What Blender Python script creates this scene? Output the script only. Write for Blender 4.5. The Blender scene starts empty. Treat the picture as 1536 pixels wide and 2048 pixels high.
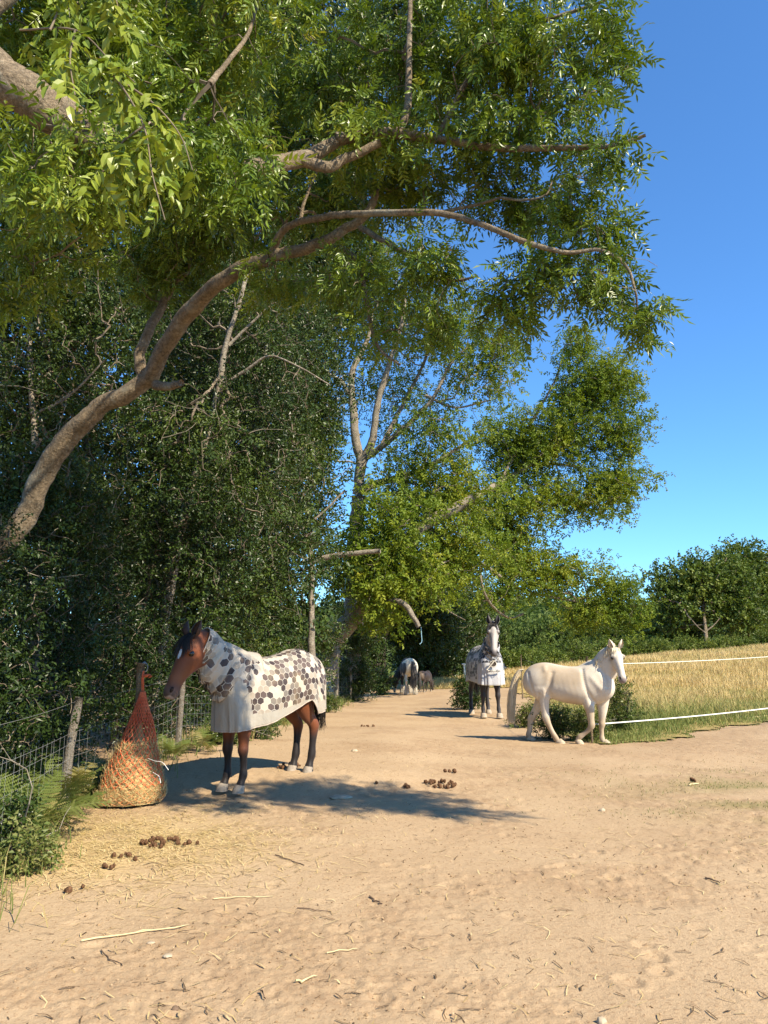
import bpy, math, random
import numpy as np
from mathutils import Vector, Matrix

random.seed(7)
RNG = np.random.default_rng(7)
SC = bpy.context.scene
COL = SC.collection
R = math.radians

# ------------------------------------------------------------------ camera
F_PX, CX, CY = 1539.0, 768.0, 1024.0
CAM = np.array([0.0, 0.0, 1.5])
PITCH = math.atan((1312 - CY) / F_PX)
cam_data = bpy.data.cameras.new('camera')
cam = bpy.data.objects.new('camera', cam_data)
COL.objects.link(cam)
cam_data.sensor_fit = 'VERTICAL'
cam_data.sensor_height = 36.0
cam_data.sensor_width = 27.0
cam_data.lens = 36.0 * F_PX / 2048.0
cam_data.clip_start = 0.05
cam_data.clip_end = 5000
cam.location = CAM
cam.rotation_euler = (R(90) + PITCH, 0, 0)
SC.camera = cam

# ------------------------------------------------------------------ sky, sun, exposure
SUN_AZ, SUN_EL = R(-40), R(41)            # azimuth from +X; the sun stands right of and behind the camera
SUN = Vector((math.cos(SUN_AZ) * math.cos(SUN_EL), math.sin(SUN_AZ) * math.cos(SUN_EL), math.sin(SUN_EL)))
world = bpy.data.worlds.new('World')
SC.world = world
world.use_nodes = True
wn = world.node_tree
wn.nodes.clear()
sky = wn.nodes.new('ShaderNodeTexSky')
sky.sky_type = 'NISHITA'
sky.sun_disc = False
sky.sun_elevation = SUN_EL
sky.sun_rotation = math.pi / 2 - SUN_AZ
sky.altitude = 0
sky.air_density = 1.0
sky.dust_density = 0.0
sky.ozone_density = 6.0
wbg = wn.nodes.new('ShaderNodeBackground')
wbg.inputs['Strength'].default_value = 0.116
wout = wn.nodes.new('ShaderNodeOutputWorld')
wtint = wn.nodes.new('ShaderNodeMix'); wtint.data_type = 'RGBA'; wtint.blend_type = 'MULTIPLY'
wtint.inputs[0].default_value = 1.0
wtint.inputs[7].default_value = (0.66, 0.98, 1.17, 1)     # the camera's deep blue rendering of a clear sky
wn.links.new(sky.outputs[0], wtint.inputs[6])
wn.links.new(wtint.outputs[2], wbg.inputs[0])
wn.links.new(wbg.outputs[0], wout.inputs[0])
sun_data = bpy.data.lights.new('sun', 'SUN')
sun_data.energy = 5.0
sun_data.angle = R(0.53)
sun_data.color = (1.0, 0.885, 0.69)
sun = bpy.data.objects.new('sun', sun_data)
COL.objects.link(sun)
sun.rotation_euler = (-SUN).to_track_quat('-Z', 'Y').to_euler()
sun.location = (20, -20, 30)
SC.view_settings.view_transform = 'Standard'
SC.view_settings.look = 'None'
SC.view_settings.exposure = 1.0
SC.view_settings.gamma = 1.0
SC.view_settings.use_curve_mapping = False
SC.render.engine = 'CYCLES'
cy = SC.cycles
cy.max_bounces = 7
cy.diffuse_bounces = 4
cy.glossy_bounces = 2
cy.transmission_bounces = 4
cy.transparent_max_bounces = 4
cy.caustics_reflective = False
cy.caustics_refractive = False
cy.sample_clamp_indirect = 4
cy.use_adaptive_sampling = True
cy.adaptive_threshold = 0.01
cy.use_denoising = True
cy.denoising_prefilter = 'ACCURATE'

# ------------------------------------------------------------------ helpers: projection
_fw = np.array([0, math.cos(PITCH), math.sin(PITCH)])
_up = np.array([0, -math.sin(PITCH), math.cos(PITCH)])

def ray(px, py):
    d = _fw + np.array([1.0, 0, 0]) * (px - CX) / F_PX + _up * (CY - py) / F_PX
    return d / d[1]

def at(px, py, depth):
    """the world point seen at a photo pixel, at a distance `depth` north of the camera"""
    return CAM + ray(px, py) * depth

# ------------------------------------------------------------------ helpers: numpy noise
_perm = np.random.default_rng(3).permutation(4096)
_vals = np.random.default_rng(4).random(4096)

def _h2(i, j):
    return _vals[_perm[(_perm[i & 4095] + j) & 4095]]

def vnoise(x, y):
    xi = np.floor(x).astype(np.int64); yi = np.floor(y).astype(np.int64)
    fx = x - xi; fy = y - yi
    fx = fx * fx * (3 - 2 * fx); fy = fy * fy * (3 - 2 * fy)
    a = _h2(xi, yi); b = _h2(xi + 1, yi); c = _h2(xi, yi + 1); d = _h2(xi + 1, yi + 1)
    return (a + (b - a) * fx) * (1 - fy) + (c + (d - c) * fx) * fy - 0.5

def sstep(a, b, t):
    t = np.clip((t - a) / (b - a), 0, 1)
    return t * t * (3 - 2 * t)

# ------------------------------------------------------------------ terrain height
def gz(x, y):
    x = np.asarray(x, float); y = np.asarray(y, float)
    z = 0.13 * sstep(8.7, 9.7, y) * (1 - sstep(-0.2, 1.6, x)) * (1 - sstep(12.5, 20, y))
    s = sstep(15, 52, y)
    z = z + s * np.clip(0.27 + 0.078 * (x - 4), -0.1, 2.6)
    z = z - 0.05 * np.maximum(0, y - 56)
    z = z + 0.10 * vnoise(x * 0.35 + 7, y * 0.35) * sstep(5, 12, y)
    return np.maximum(z, -14.0)

def on_ground(px, py):
    d = ray(px, py)
    lo, hi = 1.5, 150.0
    t = 1.5
    while t < hi:
        p = CAM + d * t
        if p[2] < gz(p[0], p[1]): break
        lo = t; t *= 1.02
    hi = t
    for _ in range(30):
        m = (lo + hi) / 2
        p = CAM + d * m
        if p[2] < gz(p[0], p[1]): hi = m
        else: lo = m
    p = CAM + d * hi
    p[2] = gz(p[0], p[1])
    return p

# ------------------------------------------------------------------ helpers: objects
def mesh(name, v, f, mat=None, smooth=False, attrs=None):
    """v (N,3); f one array or list of arrays (M,3)/(M,4); attrs name -> (N,), (N,3)"""
    me = bpy.data.meshes.new(name)
    v = np.ascontiguousarray(v, dtype=np.float32)
    fl = f if isinstance(f, list) else [f]
    fl = [np.ascontiguousarray(a, dtype=np.int32) for a in fl if len(a)]
    me.vertices.add(len(v)); me.vertices.foreach_set('co', v.ravel())
    nl = sum(a.size for a in fl); npoly = sum(len(a) for a in fl)
    me.loops.add(nl); me.loops.foreach_set('vertex_index', np.concatenate([a.ravel() for a in fl]))
    sizes = np.concatenate([np.full(len(a), a.shape[1], np.int32) for a in fl])
    starts = np.concatenate([[0], np.cumsum(sizes)[:-1]]).astype(np.int32)
    me.polygons.add(npoly)
    me.polygons.foreach_set('loop_start', starts)
    me.polygons.foreach_set('loop_total', sizes)
    me.polygons.foreach_set('use_smooth', np.full(npoly, bool(smooth)))
    for k, a in (attrs or {}).items():
        a = np.asarray(a, np.float32)
        if a.ndim == 1:
            at_ = me.attributes.new(k, 'FLOAT', 'POINT'); at_.data.foreach_set('value', a)
        else:
            at_ = me.attributes.new(k, 'FLOAT_VECTOR', 'POINT'); at_.data.foreach_set('vector', np.ascontiguousarray(a).ravel())
    if mat: me.materials.append(mat)
    me.update(calc_edges=True)
    return me

def link(name, me, parent=None, loc=None, kind=None):
    o = bpy.data.objects.new(name, me)
    COL.objects.link(o)
    if parent is not None: o.parent = parent
    if loc is not None: o.location = loc
    if kind: o['kind'] = kind
    return o

def part(name, v, f, mat, parent, smooth=False, attrs=None, kind=None, label=None, base=True):
    """a mesh given in world coordinates, hung under its thing"""
    v = np.asarray(v, float)
    if base and parent is not None:
        v = v - np.array(origin(parent))
    o = link(name, mesh(name, v, f, mat, smooth, attrs), parent, kind=kind)
    if label: o['label'] = label
    return o

def origin(o):
    p = np.zeros(3)
    while o is not None:
        p += np.array(o.location); o = o.parent
    return p

def thing(name, label, cat, loc=(0, 0, 0), group=None, rz=0.0):
    o = bpy.data.objects.new(name, None)
    COL.objects.link(o)
    o.empty_display_size = 0.2
    o.location = loc
    o.rotation_euler = (0, 0, rz)
    o['label'] = label; o['category'] = cat
    if group: o['group'] = group
    return o

def tag(o, label, cat, group=None):
    o['label'] = label; o['category'] = cat
    if group: o['group'] = group
    return o

def cat_parts(parts):
    """join (v, f) pairs; f all with the same number of corners"""
    vs, fs, n = [], [], 0
    for v, f in parts:
        vs.append(v); fs.append(np.asarray(f) + n); n += len(v)
    return np.concatenate(vs), np.concatenate(fs)

def catmull(keys, n):
    k = np.asarray(keys, float)
    k = np.vstack([2 * k[0] - k[1], k, 2 * k[-1] - k[-2]])
    out = []
    for i in range(1, len(k) - 2):
        t = np.linspace(0, 1, n, endpoint=False)[:, None]
        p0, p1, p2, p3 = k[i - 1], k[i], k[i + 1], k[i + 2]
        out.append(0.5 * ((2 * p1) + (p2 - p0) * t + (2 * p0 - 5 * p1 + 4 * p2 - p3) * t * t + (3 * p1 - p0 - 3 * p2 + p3) * t ** 3))
    out.append(k[-2][None])
    return np.vstack(out)

def nrm(a):
    return a / np.maximum(np.linalg.norm(a, axis=-1, keepdims=True), 1e-9)

def ring_faces(nr, k, caps=True, closed=True):
    i = np.arange(nr - 1)[:, None]; j = np.arange(k if closed else k - 1)[None]
    a = i * k + j; b = i * k + (j + 1) % k
    return np.stack([a, b, b + k, a + k], -1).reshape(-1, 4)

def tube(pts, rad, k=8, bump=0.0, seed=0, caps=True):
    """a round tube along a polyline, closed by centre points; quads only (degenerate free caps)"""
    p = np.asarray(pts, float); r = np.broadcast_to(np.asarray(rad, float), (len(p),)).copy()
    t = nrm(np.gradient(p, axis=0))
    ref = np.array([0.0, 0, 1.0]) if abs(t[:, 2]).mean() < 0.8 else np.array([1.0, 0, 0])
    u = nrm(np.cross(t, ref)); w = np.cross(t, u)
    a = np.linspace(0, 2 * np.pi, k, endpoint=False)
    rr = r[:, None] * np.ones(k)[None]
    if bump:
        s = np.cumsum(np.r_[0, np.linalg.norm(np.diff(p, axis=0), axis=1)])
        g = vnoise(np.cos(a)[None] * 1.3 + s[:, None] * 2.2 + seed, np.sin(a)[None] * 1.3 + seed * 1.7 + s[:, None] * 0.3)
        g2 = vnoise(np.cos(a)[None] * 3 + s[:, None] * 7 + seed, np.sin(a)[None] * 3 + seed)
        rr = rr * (1 + bump * g * 1.6 + bump * 0.6 * g2)
    v = p[:, None] + rr[..., None] * (np.cos(a)[None, :, None] * u[:, None] + np.sin(a)[None, :, None] * w[:, None])
    v = v.reshape(-1, 3)
    f = ring_faces(len(p), k)
    if caps:
        n = len(v)
        h = k // 2
        c0 = [[0 + i, 0 + i + 1, k - 2 - i, k - 1 - i] for i in range(h - 1)]
        b = (len(p) - 1) * k
        c1 = [[b + k - 1 - i, b + k - 2 - i, b + i + 1, b + i] for i in range(h - 1)]
        f = np.vstack([f, np.array(c0), np.array(c1)]) if k % 2 == 0 and k >= 4 else f
    return v, f

def frusta(p0, p1, r0, r1, k=4):
    p0 = np.asarray(p0, float); p1 = np.asarray(p1, float)
    m = len(p0)
    t = nrm(p1 - p0)
    ref = np.where(np.abs(t[:, 2:3]) < 0.85, np.array([[0.0, 0, 1]]), np.array([[1.0, 0, 0]]))
    u = nrm(np.cross(t, ref)); w = np.cross(t, u)
    a = np.linspace(0, 2 * np.pi, k, endpoint=False)
    ring = np.cos(a)[None, :, None] * u[:, None] + np.sin(a)[None, :, None] * w[:, None]
    v = np.concatenate([p0[:, None] + ring * np.reshape(r0, (-1, 1, 1)), p1[:, None] + ring * np.reshape(r1, (-1, 1, 1))], 1)
    i = np.arange(m)[:, None] * 2 * k; j = np.arange(k)[None]
    aa = i + j; bb = i + (j + 1) % k
    f = np.stack([aa, bb, bb + k, aa + k], -1).reshape(-1, 4)
    return v.reshape(-1, 3), f

# ------------------------------------------------------------------ materials
class NT:
    def __init__(s, name):
        s.m = bpy.data.materials.new(name); s.m.use_nodes = True
        s.t = s.m.node_tree; s.t.nodes.clear()
        s.out = s.n('ShaderNodeOutputMaterial')
    def n(s, ty, **kw):
        nd = s.t.nodes.new(ty)
        for k, v in kw.items(): setattr(nd, k, v)
        return nd
    def put(s, sock, val):
        if hasattr(val, 'is_output') or isinstance(val, bpy.types.NodeSocket): s.t.links.new(val, sock)
        else: sock.default_value = val
    def math(s, op, a, b=0.0, c=None, clamp=False):
        nd = s.n('ShaderNodeMath', operation=op); nd.use_clamp = clamp
        s.put(nd.inputs[0], a); s.put(nd.inputs[1], b)
        if c is not None: s.put(nd.inputs[2], c)
        return nd.outputs[0]
    def vm(s, op, a, b=(0, 0, 0), scale=None):
        nd = s.n('ShaderNodeVectorMath', operation=op)
        s.put(nd.inputs[0], a); s.put(nd.inputs[1], b)
        if scale is not None: s.put(nd.inputs['Scale'], scale)
        return nd.outputs['Value'] if op in ('DOT_PRODUCT', 'LENGTH', 'DISTANCE') else nd.outputs['Vector']
    def mix(s, fac, a, b, blend='MIX'):
        nd = s.n('ShaderNodeMix', data_type='RGBA', blend_type=blend)
        s.put(nd.inputs[0], fac); s.put(nd.inputs[6], a); s.put(nd.inputs[7], b)
        return nd.outputs[2]
    def ramp(s, fac, stops, interp='LINEAR'):
        nd = s.n('ShaderNodeValToRGB'); cr = nd.color_ramp; cr.interpolation = interp
        while len(cr.elements) < len(stops): cr.elements.new(0.5)
        for e, (p, c) in zip(cr.elements, stops):
            e.position = p; e.color = c if len(c) == 4 else (*c, 1)
        s.put(nd.inputs[0], fac)
        return nd.outputs[0]
    def noise(s, vec, scale, detail=4, rough=0.55, dist=0.0, out=0):
        nd = s.n('ShaderNodeTexNoise'); s.put(nd.inputs['Vector'], vec)
        nd.inputs['Scale'].default_value = scale; nd.inputs['Detail'].default_value = detail
        nd.inputs['Roughness'].default_value = rough; nd.inputs['Distortion'].default_value = dist
        return nd.outputs[out]
    def voro(s, vec, scale, feature='F1', out='Distance'):
        nd = s.n('ShaderNodeTexVoronoi', feature=feature); s.put(nd.inputs['Vector'], vec)
        nd.inputs['Scale'].default_value = scale
        return nd.outputs[out]
    def pos(s): return s.n('ShaderNodeTexCoord').outputs['Object']
    def geo(s): return s.n('ShaderNodeNewGeometry').outputs['Position']
    def attr(s, name, out='Vector'):
        nd = s.n('ShaderNodeAttribute', attribute_name=name); return nd.outputs[out]
    def bump(s, height, strength=0.5, dist=0.02):
        nd = s.n('ShaderNodeBump'); nd.inputs['Strength'].default_value = strength; nd.inputs['Distance'].default_value = dist
        s.put(nd.inputs['Height'], height); return nd.outputs[0]
    def bsdf(s, col, rough=0.8, spec=0.3, normal=None, **kw):
        nd = s.n('ShaderNodeBsdfPrincipled')
        s.put(nd.inputs['Base Color'], col); s.put(nd.inputs['Roughness'], rough)
        nd.inputs['Specular IOR Level'].default_value = spec
        if normal is not None: s.put(nd.inputs['Normal'], normal)
        for k, v in kw.items(): s.put(nd.inputs[k.replace('_', ' ')], v)
        return nd.outputs[0]
    def done(s, sh):
        s.t.links.new(sh, s.out.inputs[0]); return s.m

def c3(r, g, b): return (r, g, b, 1)

def leaf_material(name, stops, trans=0.35, rough=0.45, spec=0.35, tcol=(1.25, 1.25, 0.55)):
    """per-leaf tint in the attribute `tint`; light passes through the blade"""
    t = NT(name)
    tint = t.attr('tint', 'Fac')
    col = t.ramp(tint, stops)
    d = t.bsdf(col, rough, spec)
    tr = t.n('ShaderNodeBsdfTranslucent')
    tc = t.mix(1.0, col, (*tcol, 1), 'MULTIPLY')
    t.put(tr.inputs[0], tc)
    mx = t.n('ShaderNodeMixShader'); mx.inputs[0].default_value = trans
    t.t.links.new(d, mx.inputs[1]); t.t.links.new(tr.outputs[0], mx.inputs[2])
    return t.done(mx.outputs[0])

def plain(name, col, rough=0.7, spec=0.3, var=0.15, scale=30, bump=0.0):
    t = NT(name); p = t.pos()
    n = t.noise(p, scale, 4)
    a = tuple(c * (1 - var) for c in col); b = tuple(min(1, c * (1 + var)) for c in col)
    c = t.ramp(n, [(0.3, a), (0.7, b)])
    nm = t.bump(n, bump, 0.01) if bump else None
    return t.done(t.bsdf(c, rough, spec, nm))

def bark_material(name, dark, light, scale=9, lichen=0.3, stretch=3.0):
    t = NT(name); p = t.pos()
    n1 = t.noise(p, scale, 6, 0.65, 0.6)
    n2 = t.noise(p, scale * 5, 5, 0.6)
    vo = t.voro(t.vm('ADD', t.vm('SCALE', p, scale=1.0), t.noise(p, 6, 3, out=1)), scale * 3.0, 'DISTANCE_TO_EDGE')
    crack = t.math('LESS_THAN', vo, 0.05)
    col = t.ramp(n1, [(0.25, dark), (0.72, light)])
    col = t.mix(t.ramp(n2, [(0.40, (0, 0, 0)), (0.75, (0.85, 0.85, 0.85))]), col, c3(*[c * 0.40 for c in dark]), 'MIX')
    col = t.mix(t.math('MULTIPLY', crack, 0.35), col, c3(*[c * 0.35 for c in dark]), 'MIX')
    ln = t.ramp(t.noise(p, 3.2, 6, 0.7, 1.2), [(0.52, (0, 0, 0)), (0.64, (1, 1, 1))])
    col = t.mix(t.math('MULTIPLY', ln, lichen), col, c3(0.42, 0.40, 0.31))
    hgt = t.math('ADD', t.math('MULTIPLY', n1, 0.6), t.math('ADD', t.math('MULTIPLY', n2, 0.4), t.math('MULTIPLY', crack, -0.25)))
    return t.done(t.bsdf(col, 0.85, 0.2, t.bump(hgt, 1.0, 0.04)))

M = {}
M['bark'] = bark_material('ash_bark', (0.15, 0.112, 0.072), (0.36, 0.275, 0.18), 7, 0.35)
M['bark_pale'] = bark_material('pale_bark', (0.24, 0.195, 0.14), (0.50, 0.43, 0.33), 6, 0.3)
M['bark_dark'] = bark_material('dark_bark', (0.04, 0.032, 0.024), (0.12, 0.095, 0.07), 9, 0.15)
M['twig'] = plain('twig_bark', (0.17, 0.135, 0.095), 0.85, 0.2, 0.3, 12)
M['dead_twig'] = plain('dead_twig_bark', (0.27, 0.235, 0.18), 0.85, 0.2, 0.25, 12)
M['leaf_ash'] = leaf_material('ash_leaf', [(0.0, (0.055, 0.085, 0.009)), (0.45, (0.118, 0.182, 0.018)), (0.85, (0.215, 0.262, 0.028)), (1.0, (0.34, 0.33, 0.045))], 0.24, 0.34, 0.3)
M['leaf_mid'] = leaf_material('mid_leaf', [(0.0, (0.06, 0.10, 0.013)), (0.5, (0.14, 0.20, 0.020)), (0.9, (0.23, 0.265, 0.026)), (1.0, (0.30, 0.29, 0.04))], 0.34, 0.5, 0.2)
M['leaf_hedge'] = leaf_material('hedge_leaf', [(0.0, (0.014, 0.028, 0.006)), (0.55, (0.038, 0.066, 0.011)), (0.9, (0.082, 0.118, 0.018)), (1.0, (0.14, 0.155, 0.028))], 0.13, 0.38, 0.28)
M['leaf_oak'] = leaf_material('oak_leaf', [(0.0, (0.04, 0.068, 0.013)), (0.6, (0.095, 0.14, 0.02)), (1.0, (0.17, 0.20, 0.035))], 0.25, 0.5, 0.25)
M['leaf_far'] = leaf_material('woodland_leaf', [(0.0, (0.045, 0.075, 0.018)), (0.6, (0.09, 0.135, 0.028)), (1.0, (0.16, 0.19, 0.05))], 0.22, 0.6, 0.15)
M['fern'] = leaf_material('fern_frond', [(0.0, (0.075, 0.11, 0.025)), (0.5, (0.135, 0.17, 0.04)), (0.85, (0.22, 0.215, 0.07)), (1.0, (0.33, 0.25, 0.11))], 0.3, 0.5, 0.3)
M['grass_green'] = leaf_material('verge_grass', [(0.0, (0.08, 0.12, 0.025)), (0.5, (0.16, 0.19, 0.05)), (0.8, (0.30, 0.26, 0.10)), (1.0, (0.42, 0.32, 0.14))], 0.25, 0.6, 0.2, (1.1, 1.1, 0.7))
M['grass_gold'] = leaf_material('meadow_grass_blade', [(0.0, (0.16, 0.20, 0.055)), (0.35, (0.29, 0.29, 0.095)), (0.65, (0.50, 0.39, 0.17)), (1.0, (0.62, 0.48, 0.24))], 0.25, 0.7, 0.15, (1.1, 1.05, 0.8))
M['straw'] = leaf_material('straw_stalk', [(0.0, (0.36, 0.25, 0.10)), (0.5, (0.56, 0.42, 0.18)), (1.0, (0.72, 0.58, 0.30))], 0.12, 0.6, 0.25, (1, 1, 1))
M['wire'] = plain('galvanised_wire', (0.22, 0.22, 0.21), 0.5, 0.5, 0.2, 40)
M['post'] = bark_material('weathered_post_wood', (0.20, 0.165, 0.125), (0.42, 0.37, 0.30), 14, 0.2)
M['tape'] = plain('white_fence_tape', (0.78, 0.76, 0.70), 0.6, 0.3, 0.06, 20)
# ================================================================== GROUND
def fold_noise(x, y, sc, seed):
    return vnoise(x * sc + seed, y * sc + seed * 1.3)

def roughness(x, y):
    return 0.22 + 1.25 * sstep(-0.12, 0.28, fold_noise(x, y, 1.2, 61) + 0.5 * fold_noise(x, y, 3.1, 67) + 0.035 * x)

def micro(x, y):
    """trampled dry earth: scuffs, clods and hoof dents"""
    h = 0.026 * fold_noise(x, y, 0.8, 3) + 0.010 * fold_noise(x, y, 2.6, 11)
    wx = x + 0.12 * fold_noise(x, y, 5, 21); wy = y + 0.12 * fold_noise(x, y, 5, 37)
    r = np.abs(fold_noise(wx, wy, 7, 5)) * 2
    rough = roughness(x, y)
    h = h + 0.62 * rough * (0.006 * (0.5 - r) + 0.008 * fold_noise(wx, wy * 1.3, 17, 9) + 0.015 * fold_noise(wx * 1.0, wy, 31, 2) + 0.012 * fold_noise(x, y, 70, 6))
    return h

def hoof_dents(x, y, h):
    rg = np.random.default_rng(12)
    n = 620
    hx = rg.uniform(-4, 7, n); hy = rg.uniform(2.6, 14, n)
    ang = rg.normal(0.2, 1.0, n); dp = rg.uniform(0.004, 0.015, n); rr = rg.uniform(0.055, 0.075, n)
    for i in range(n):
        m = (np.abs(x - hx[i]) < 0.2) & (np.abs(y - hy[i]) < 0.2)
        if not m.any(): continue
        dx = x[m] - hx[i]; dy = y[m] - hy[i]
        c, s = math.cos(ang[i]), math.sin(ang[i])
        u = dx * c + dy * s; w = (-dx * s + dy * c) * 0.85
        d = np.sqrt(u * u + w * w) / rr[i]
        prof = -dp[i] * np.exp(-(d / 0.8) ** 4) * (0.6 + 0.5 * np.tanh(u / 0.04)) + dp[i] * 0.55 * np.exp(-((d - 1.15) / 0.22) ** 2)
        h[m] += prof
    return h

def ground_rows():
    ys = list(np.linspace(-60, -6, 14)) + list(np.linspace(-5, 2.2, 16))
    y = 2.35
    while y < 15: ys.append(y); y *= 1.0046
    while y < 60: ys.append(y); y *= 1.011
    while y < 1500: ys.append(y); y *= 1.07
    return np.array(ys)

gy = ground_rows()
gu = np.concatenate([[-1500, -300, -60, -14], np.linspace(-1, 1, 520), [14, 60, 300, 1500]])
half = 2.0 + 0.60 * np.clip(gy, 0, None)
GX = np.where(np.abs(gu)[None] <= 1, gu[None] * half[:, None], np.sign(gu)[None] * (half[:, None] + np.abs(gu)[None]))
GY = np.repeat(gy[:, None], len(gu), 1)
gh = gz(GX, GY)
fade = 1 - sstep(16, 34, GY)
mh = micro(GX, GY)
mh = hoof_dents(GX.ravel(), GY.ravel(), mh.ravel()).reshape(GX.shape)
mh[np.abs(GX) > half[:, None] * 1.01] = 0
GH = gh + mh * fade
# greener, scruffier soil on the right, darker earth by the hedge and along the meadow edge
green = np.clip(np.exp(-((GX - 4.6) / 1.5) ** 2 - ((GY - 8.6) / 1.5) ** 2) * (0.9 + 2.2 * fold_noise(GX, GY, 2.5, 8)), 0, 1)
strawy = np.clip(np.exp(-((GX + 2.3) / 1.0) ** 2 - ((GY - 6.6) / 1.1) ** 2) * (1 + 1.5 * fold_noise(GX, GY, 3, 4)), 0, 1)
dark_edge = np.clip(sstep(-2.0, -3.6, GX + 0.05 * (GY - 8)) * 0.8 + 0.35 * np.exp(-((GX - (4.3 + (GY - 13.4) * 1.15)) / 0.9) ** 2) * sstep(11.5, 13, GY), 0, 1)

t = NT('dry_trampled_earth'); p = t.geo()
n1 = t.noise(p, 0.7, 5, 0.6); n2 = t.noise(p, 5, 6, 0.65, 0.6); n3 = t.noise(p, 38, 5, 0.7, 0.4); n4 = t.noise(p, 150, 3, 0.6)
col = t.ramp(n1, [(0.28, (0.375, 0.260, 0.150)), (0.72, (0.452, 0.328, 0.198))])
col = t.mix(t.math('MULTIPLY', t.ramp(n2, [(0.45, (0, 0, 0)), (0.75, (1, 1, 1))]), 0.55), col, c3(0.50, 0.365, 0.22))
col = t.mix(t.math('MULTIPLY', t.ramp(n3, [(0.52, (0, 0, 0)), (0.66, (1, 1, 1))]), 0.62), col, c3(0.27, 0.165, 0.085))
spk = t.ramp(n4, [(0.64, (0, 0, 0)), (0.70, (1, 1, 1))])
col = t.mix(t.math('MULTIPLY', spk, 0.5), col, c3(0.56, 0.43, 0.26))
pit = t.math('MULTIPLY', t.math('LESS_THAN', t.voro(t.vm('ADD', p, t.vm('SCALE', t.noise(p, 20, 2, out=1), scale=0.05)), 26), 0.16), t.ramp(n2, [(0.42, (0, 0, 0)), (0.60, (1, 1, 1))]))
col = t.mix(t.math('MULTIPLY', pit, 0.6), col, c3(0.19, 0.11, 0.055))
col = t.mix(t.math('MULTIPLY', t.math('MULTIPLY', t.attr('churn', 'Fac'), t.ramp(n2, [(0.35, (0, 0, 0)), (0.7, (1, 1, 1))])), 0.42), col, c3(0.25, 0.155, 0.085))
msk = t.n('ShaderNodeSeparateXYZ'); t.put(msk.inputs[0], t.attr('mask'))
col = t.mix(t.math('MULTIPLY', msk.outputs[0], 0.62), col, c3(0.20, 0.175, 0.065))
col = t.mix(t.math('MULTIPLY', msk.outputs[1], 0.5), col, c3(0.58, 0.42, 0.18))
col = t.mix(t.math('MULTIPLY', msk.outputs[2], 0.6), col, c3(0.20, 0.125, 0.065))
hg = t.math('ADD', t.math('MULTIPLY', n2, 0.5), t.math('ADD', t.math('MULTIPLY', n3, 0.35), t.math('MULTIPLY', n4, 0.12)))
M['ground'] = t.done(t.bsdf(col, 0.95, 0.12, t.bump(hg, 0.8, 0.03)))
gv = np.stack([GX, GY, GH], -1).reshape(-1, 3)
g_me = mesh('ground', gv, ring_faces(len(gy), len(gu), closed=False)[:, ::-1], M['ground'], True,
            {'churn': roughness(GX, GY).ravel(), 'mask': np.stack([green, strawy, dark_edge], -1).reshape(-1, 3)})
ground = link('ground', g_me, kind='structure')

def surf(x, y):
    """height of the dirt where small things lie"""
    x = np.asarray(x, float); y = np.asarray(y, float)
    return gz(x, y) + micro(x, y) * (1 - sstep(16, 34, y))

# ------------------------------------------------------------------ the meadow
def near_line(x):
    return 13.6 + np.maximum(x - 3.9, 0) * 0.86 + np.maximum(3.9 - x, 0) * 1.5
def left_line(y):
    return np.interp(y, [13, 14.5, 18.5, 24, 28, 33, 34.5, 60], [3.8, 3.5, 3.6, 4.4, 4.9, 5.4, 1.0, 0.2])
def in_meadow(x, y, grow=0.0):
    j = 0.5 * vnoise(x * 1.4 + 5, y * 1.4) + 0.35 * vnoise(x * 4.5, y * 4.5)
    return (y > near_line(x) + j - grow) & (x > left_line(y) + j - grow) & (y < 57.5)

fy = np.concatenate([np.linspace(13, 24, 75), np.linspace(24.4, 58, 70)])
fu = np.linspace(-1, 48, 240)
FX, FY = np.meshgrid(fu, fy)
fm = in_meadow(FX, FY, 0.1)
ff = ring_faces(len(fy), len(fu), closed=False)[:, ::-1]
ff = ff[fm.ravel()[ff].all(1)]
t = NT('meadow_soil'); p = t.geo()
n1 = t.noise(p, 0.45, 5, 0.6, 0.5); n2 = t.noise(p, 9, 5, 0.7)
dist = t.n('ShaderNodeSeparateXYZ'); t.put(dist.inputs[0], p)
col = t.ramp(n1, [(0.35, (0.17, 0.17, 0.055)), (0.6, (0.40, 0.29, 0.11))])
far_ = t.ramp(t.math('MULTIPLY', dist.outputs[1], 1 / 60), [(0.33, (0, 0, 0)), (0.5, (1, 1, 1))])
col = t.mix(t.math('MULTIPLY', far_, 0.85), col, c3(0.50, 0.34, 0.135))
col = t.mix(t.math('MULTIPLY', n2, 0.35), col, c3(0.16, 0.13, 0.05))
M['meadow'] = t.done(t.bsdf(col, 0.95, 0.1, t.bump(n2, 0.6, 0.08)))
link('meadow', mesh('meadow', np.stack([FX, FY, gz(FX, FY) + 0.03], -1).reshape(-1, 3), ff, M['meadow'], True), kind='structure')

def blades(x, y, z, h, w, lean, rg, seedhead=None):
    """grass blades: two-segment bent strips"""
    n = len(x)
    a = rg.uniform(0, 2 * np.pi, n); la = rg.uniform(0, 2 * np.pi, n)
    sx, sy = np.cos(a) * w / 2, np.sin(a) * w / 2
    lx, ly = np.cos(la) * lean * h, np.sin(la) * lean * h
    b = np.stack([x, y, z], -1)
    s = np.stack([sx, sy, 0 * sx], -1)
    mid = b + np.stack([lx * 0.3, ly * 0.3, h * 0.55], -1)
    tip = b + np.stack([lx, ly, h * (1 - 0.3 * lean)], -1)
    v = np.stack([b - s, b + s, mid + s * 0.75, mid - s * 0.75, tip], 1)
    i = np.arange(n)[:, None] * 5
    q = i + np.array([[0, 1, 2, 3]]); tr = i + np.array([[3, 2, 4]])
    return v.reshape(-1, 3), [q, tr]

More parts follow.
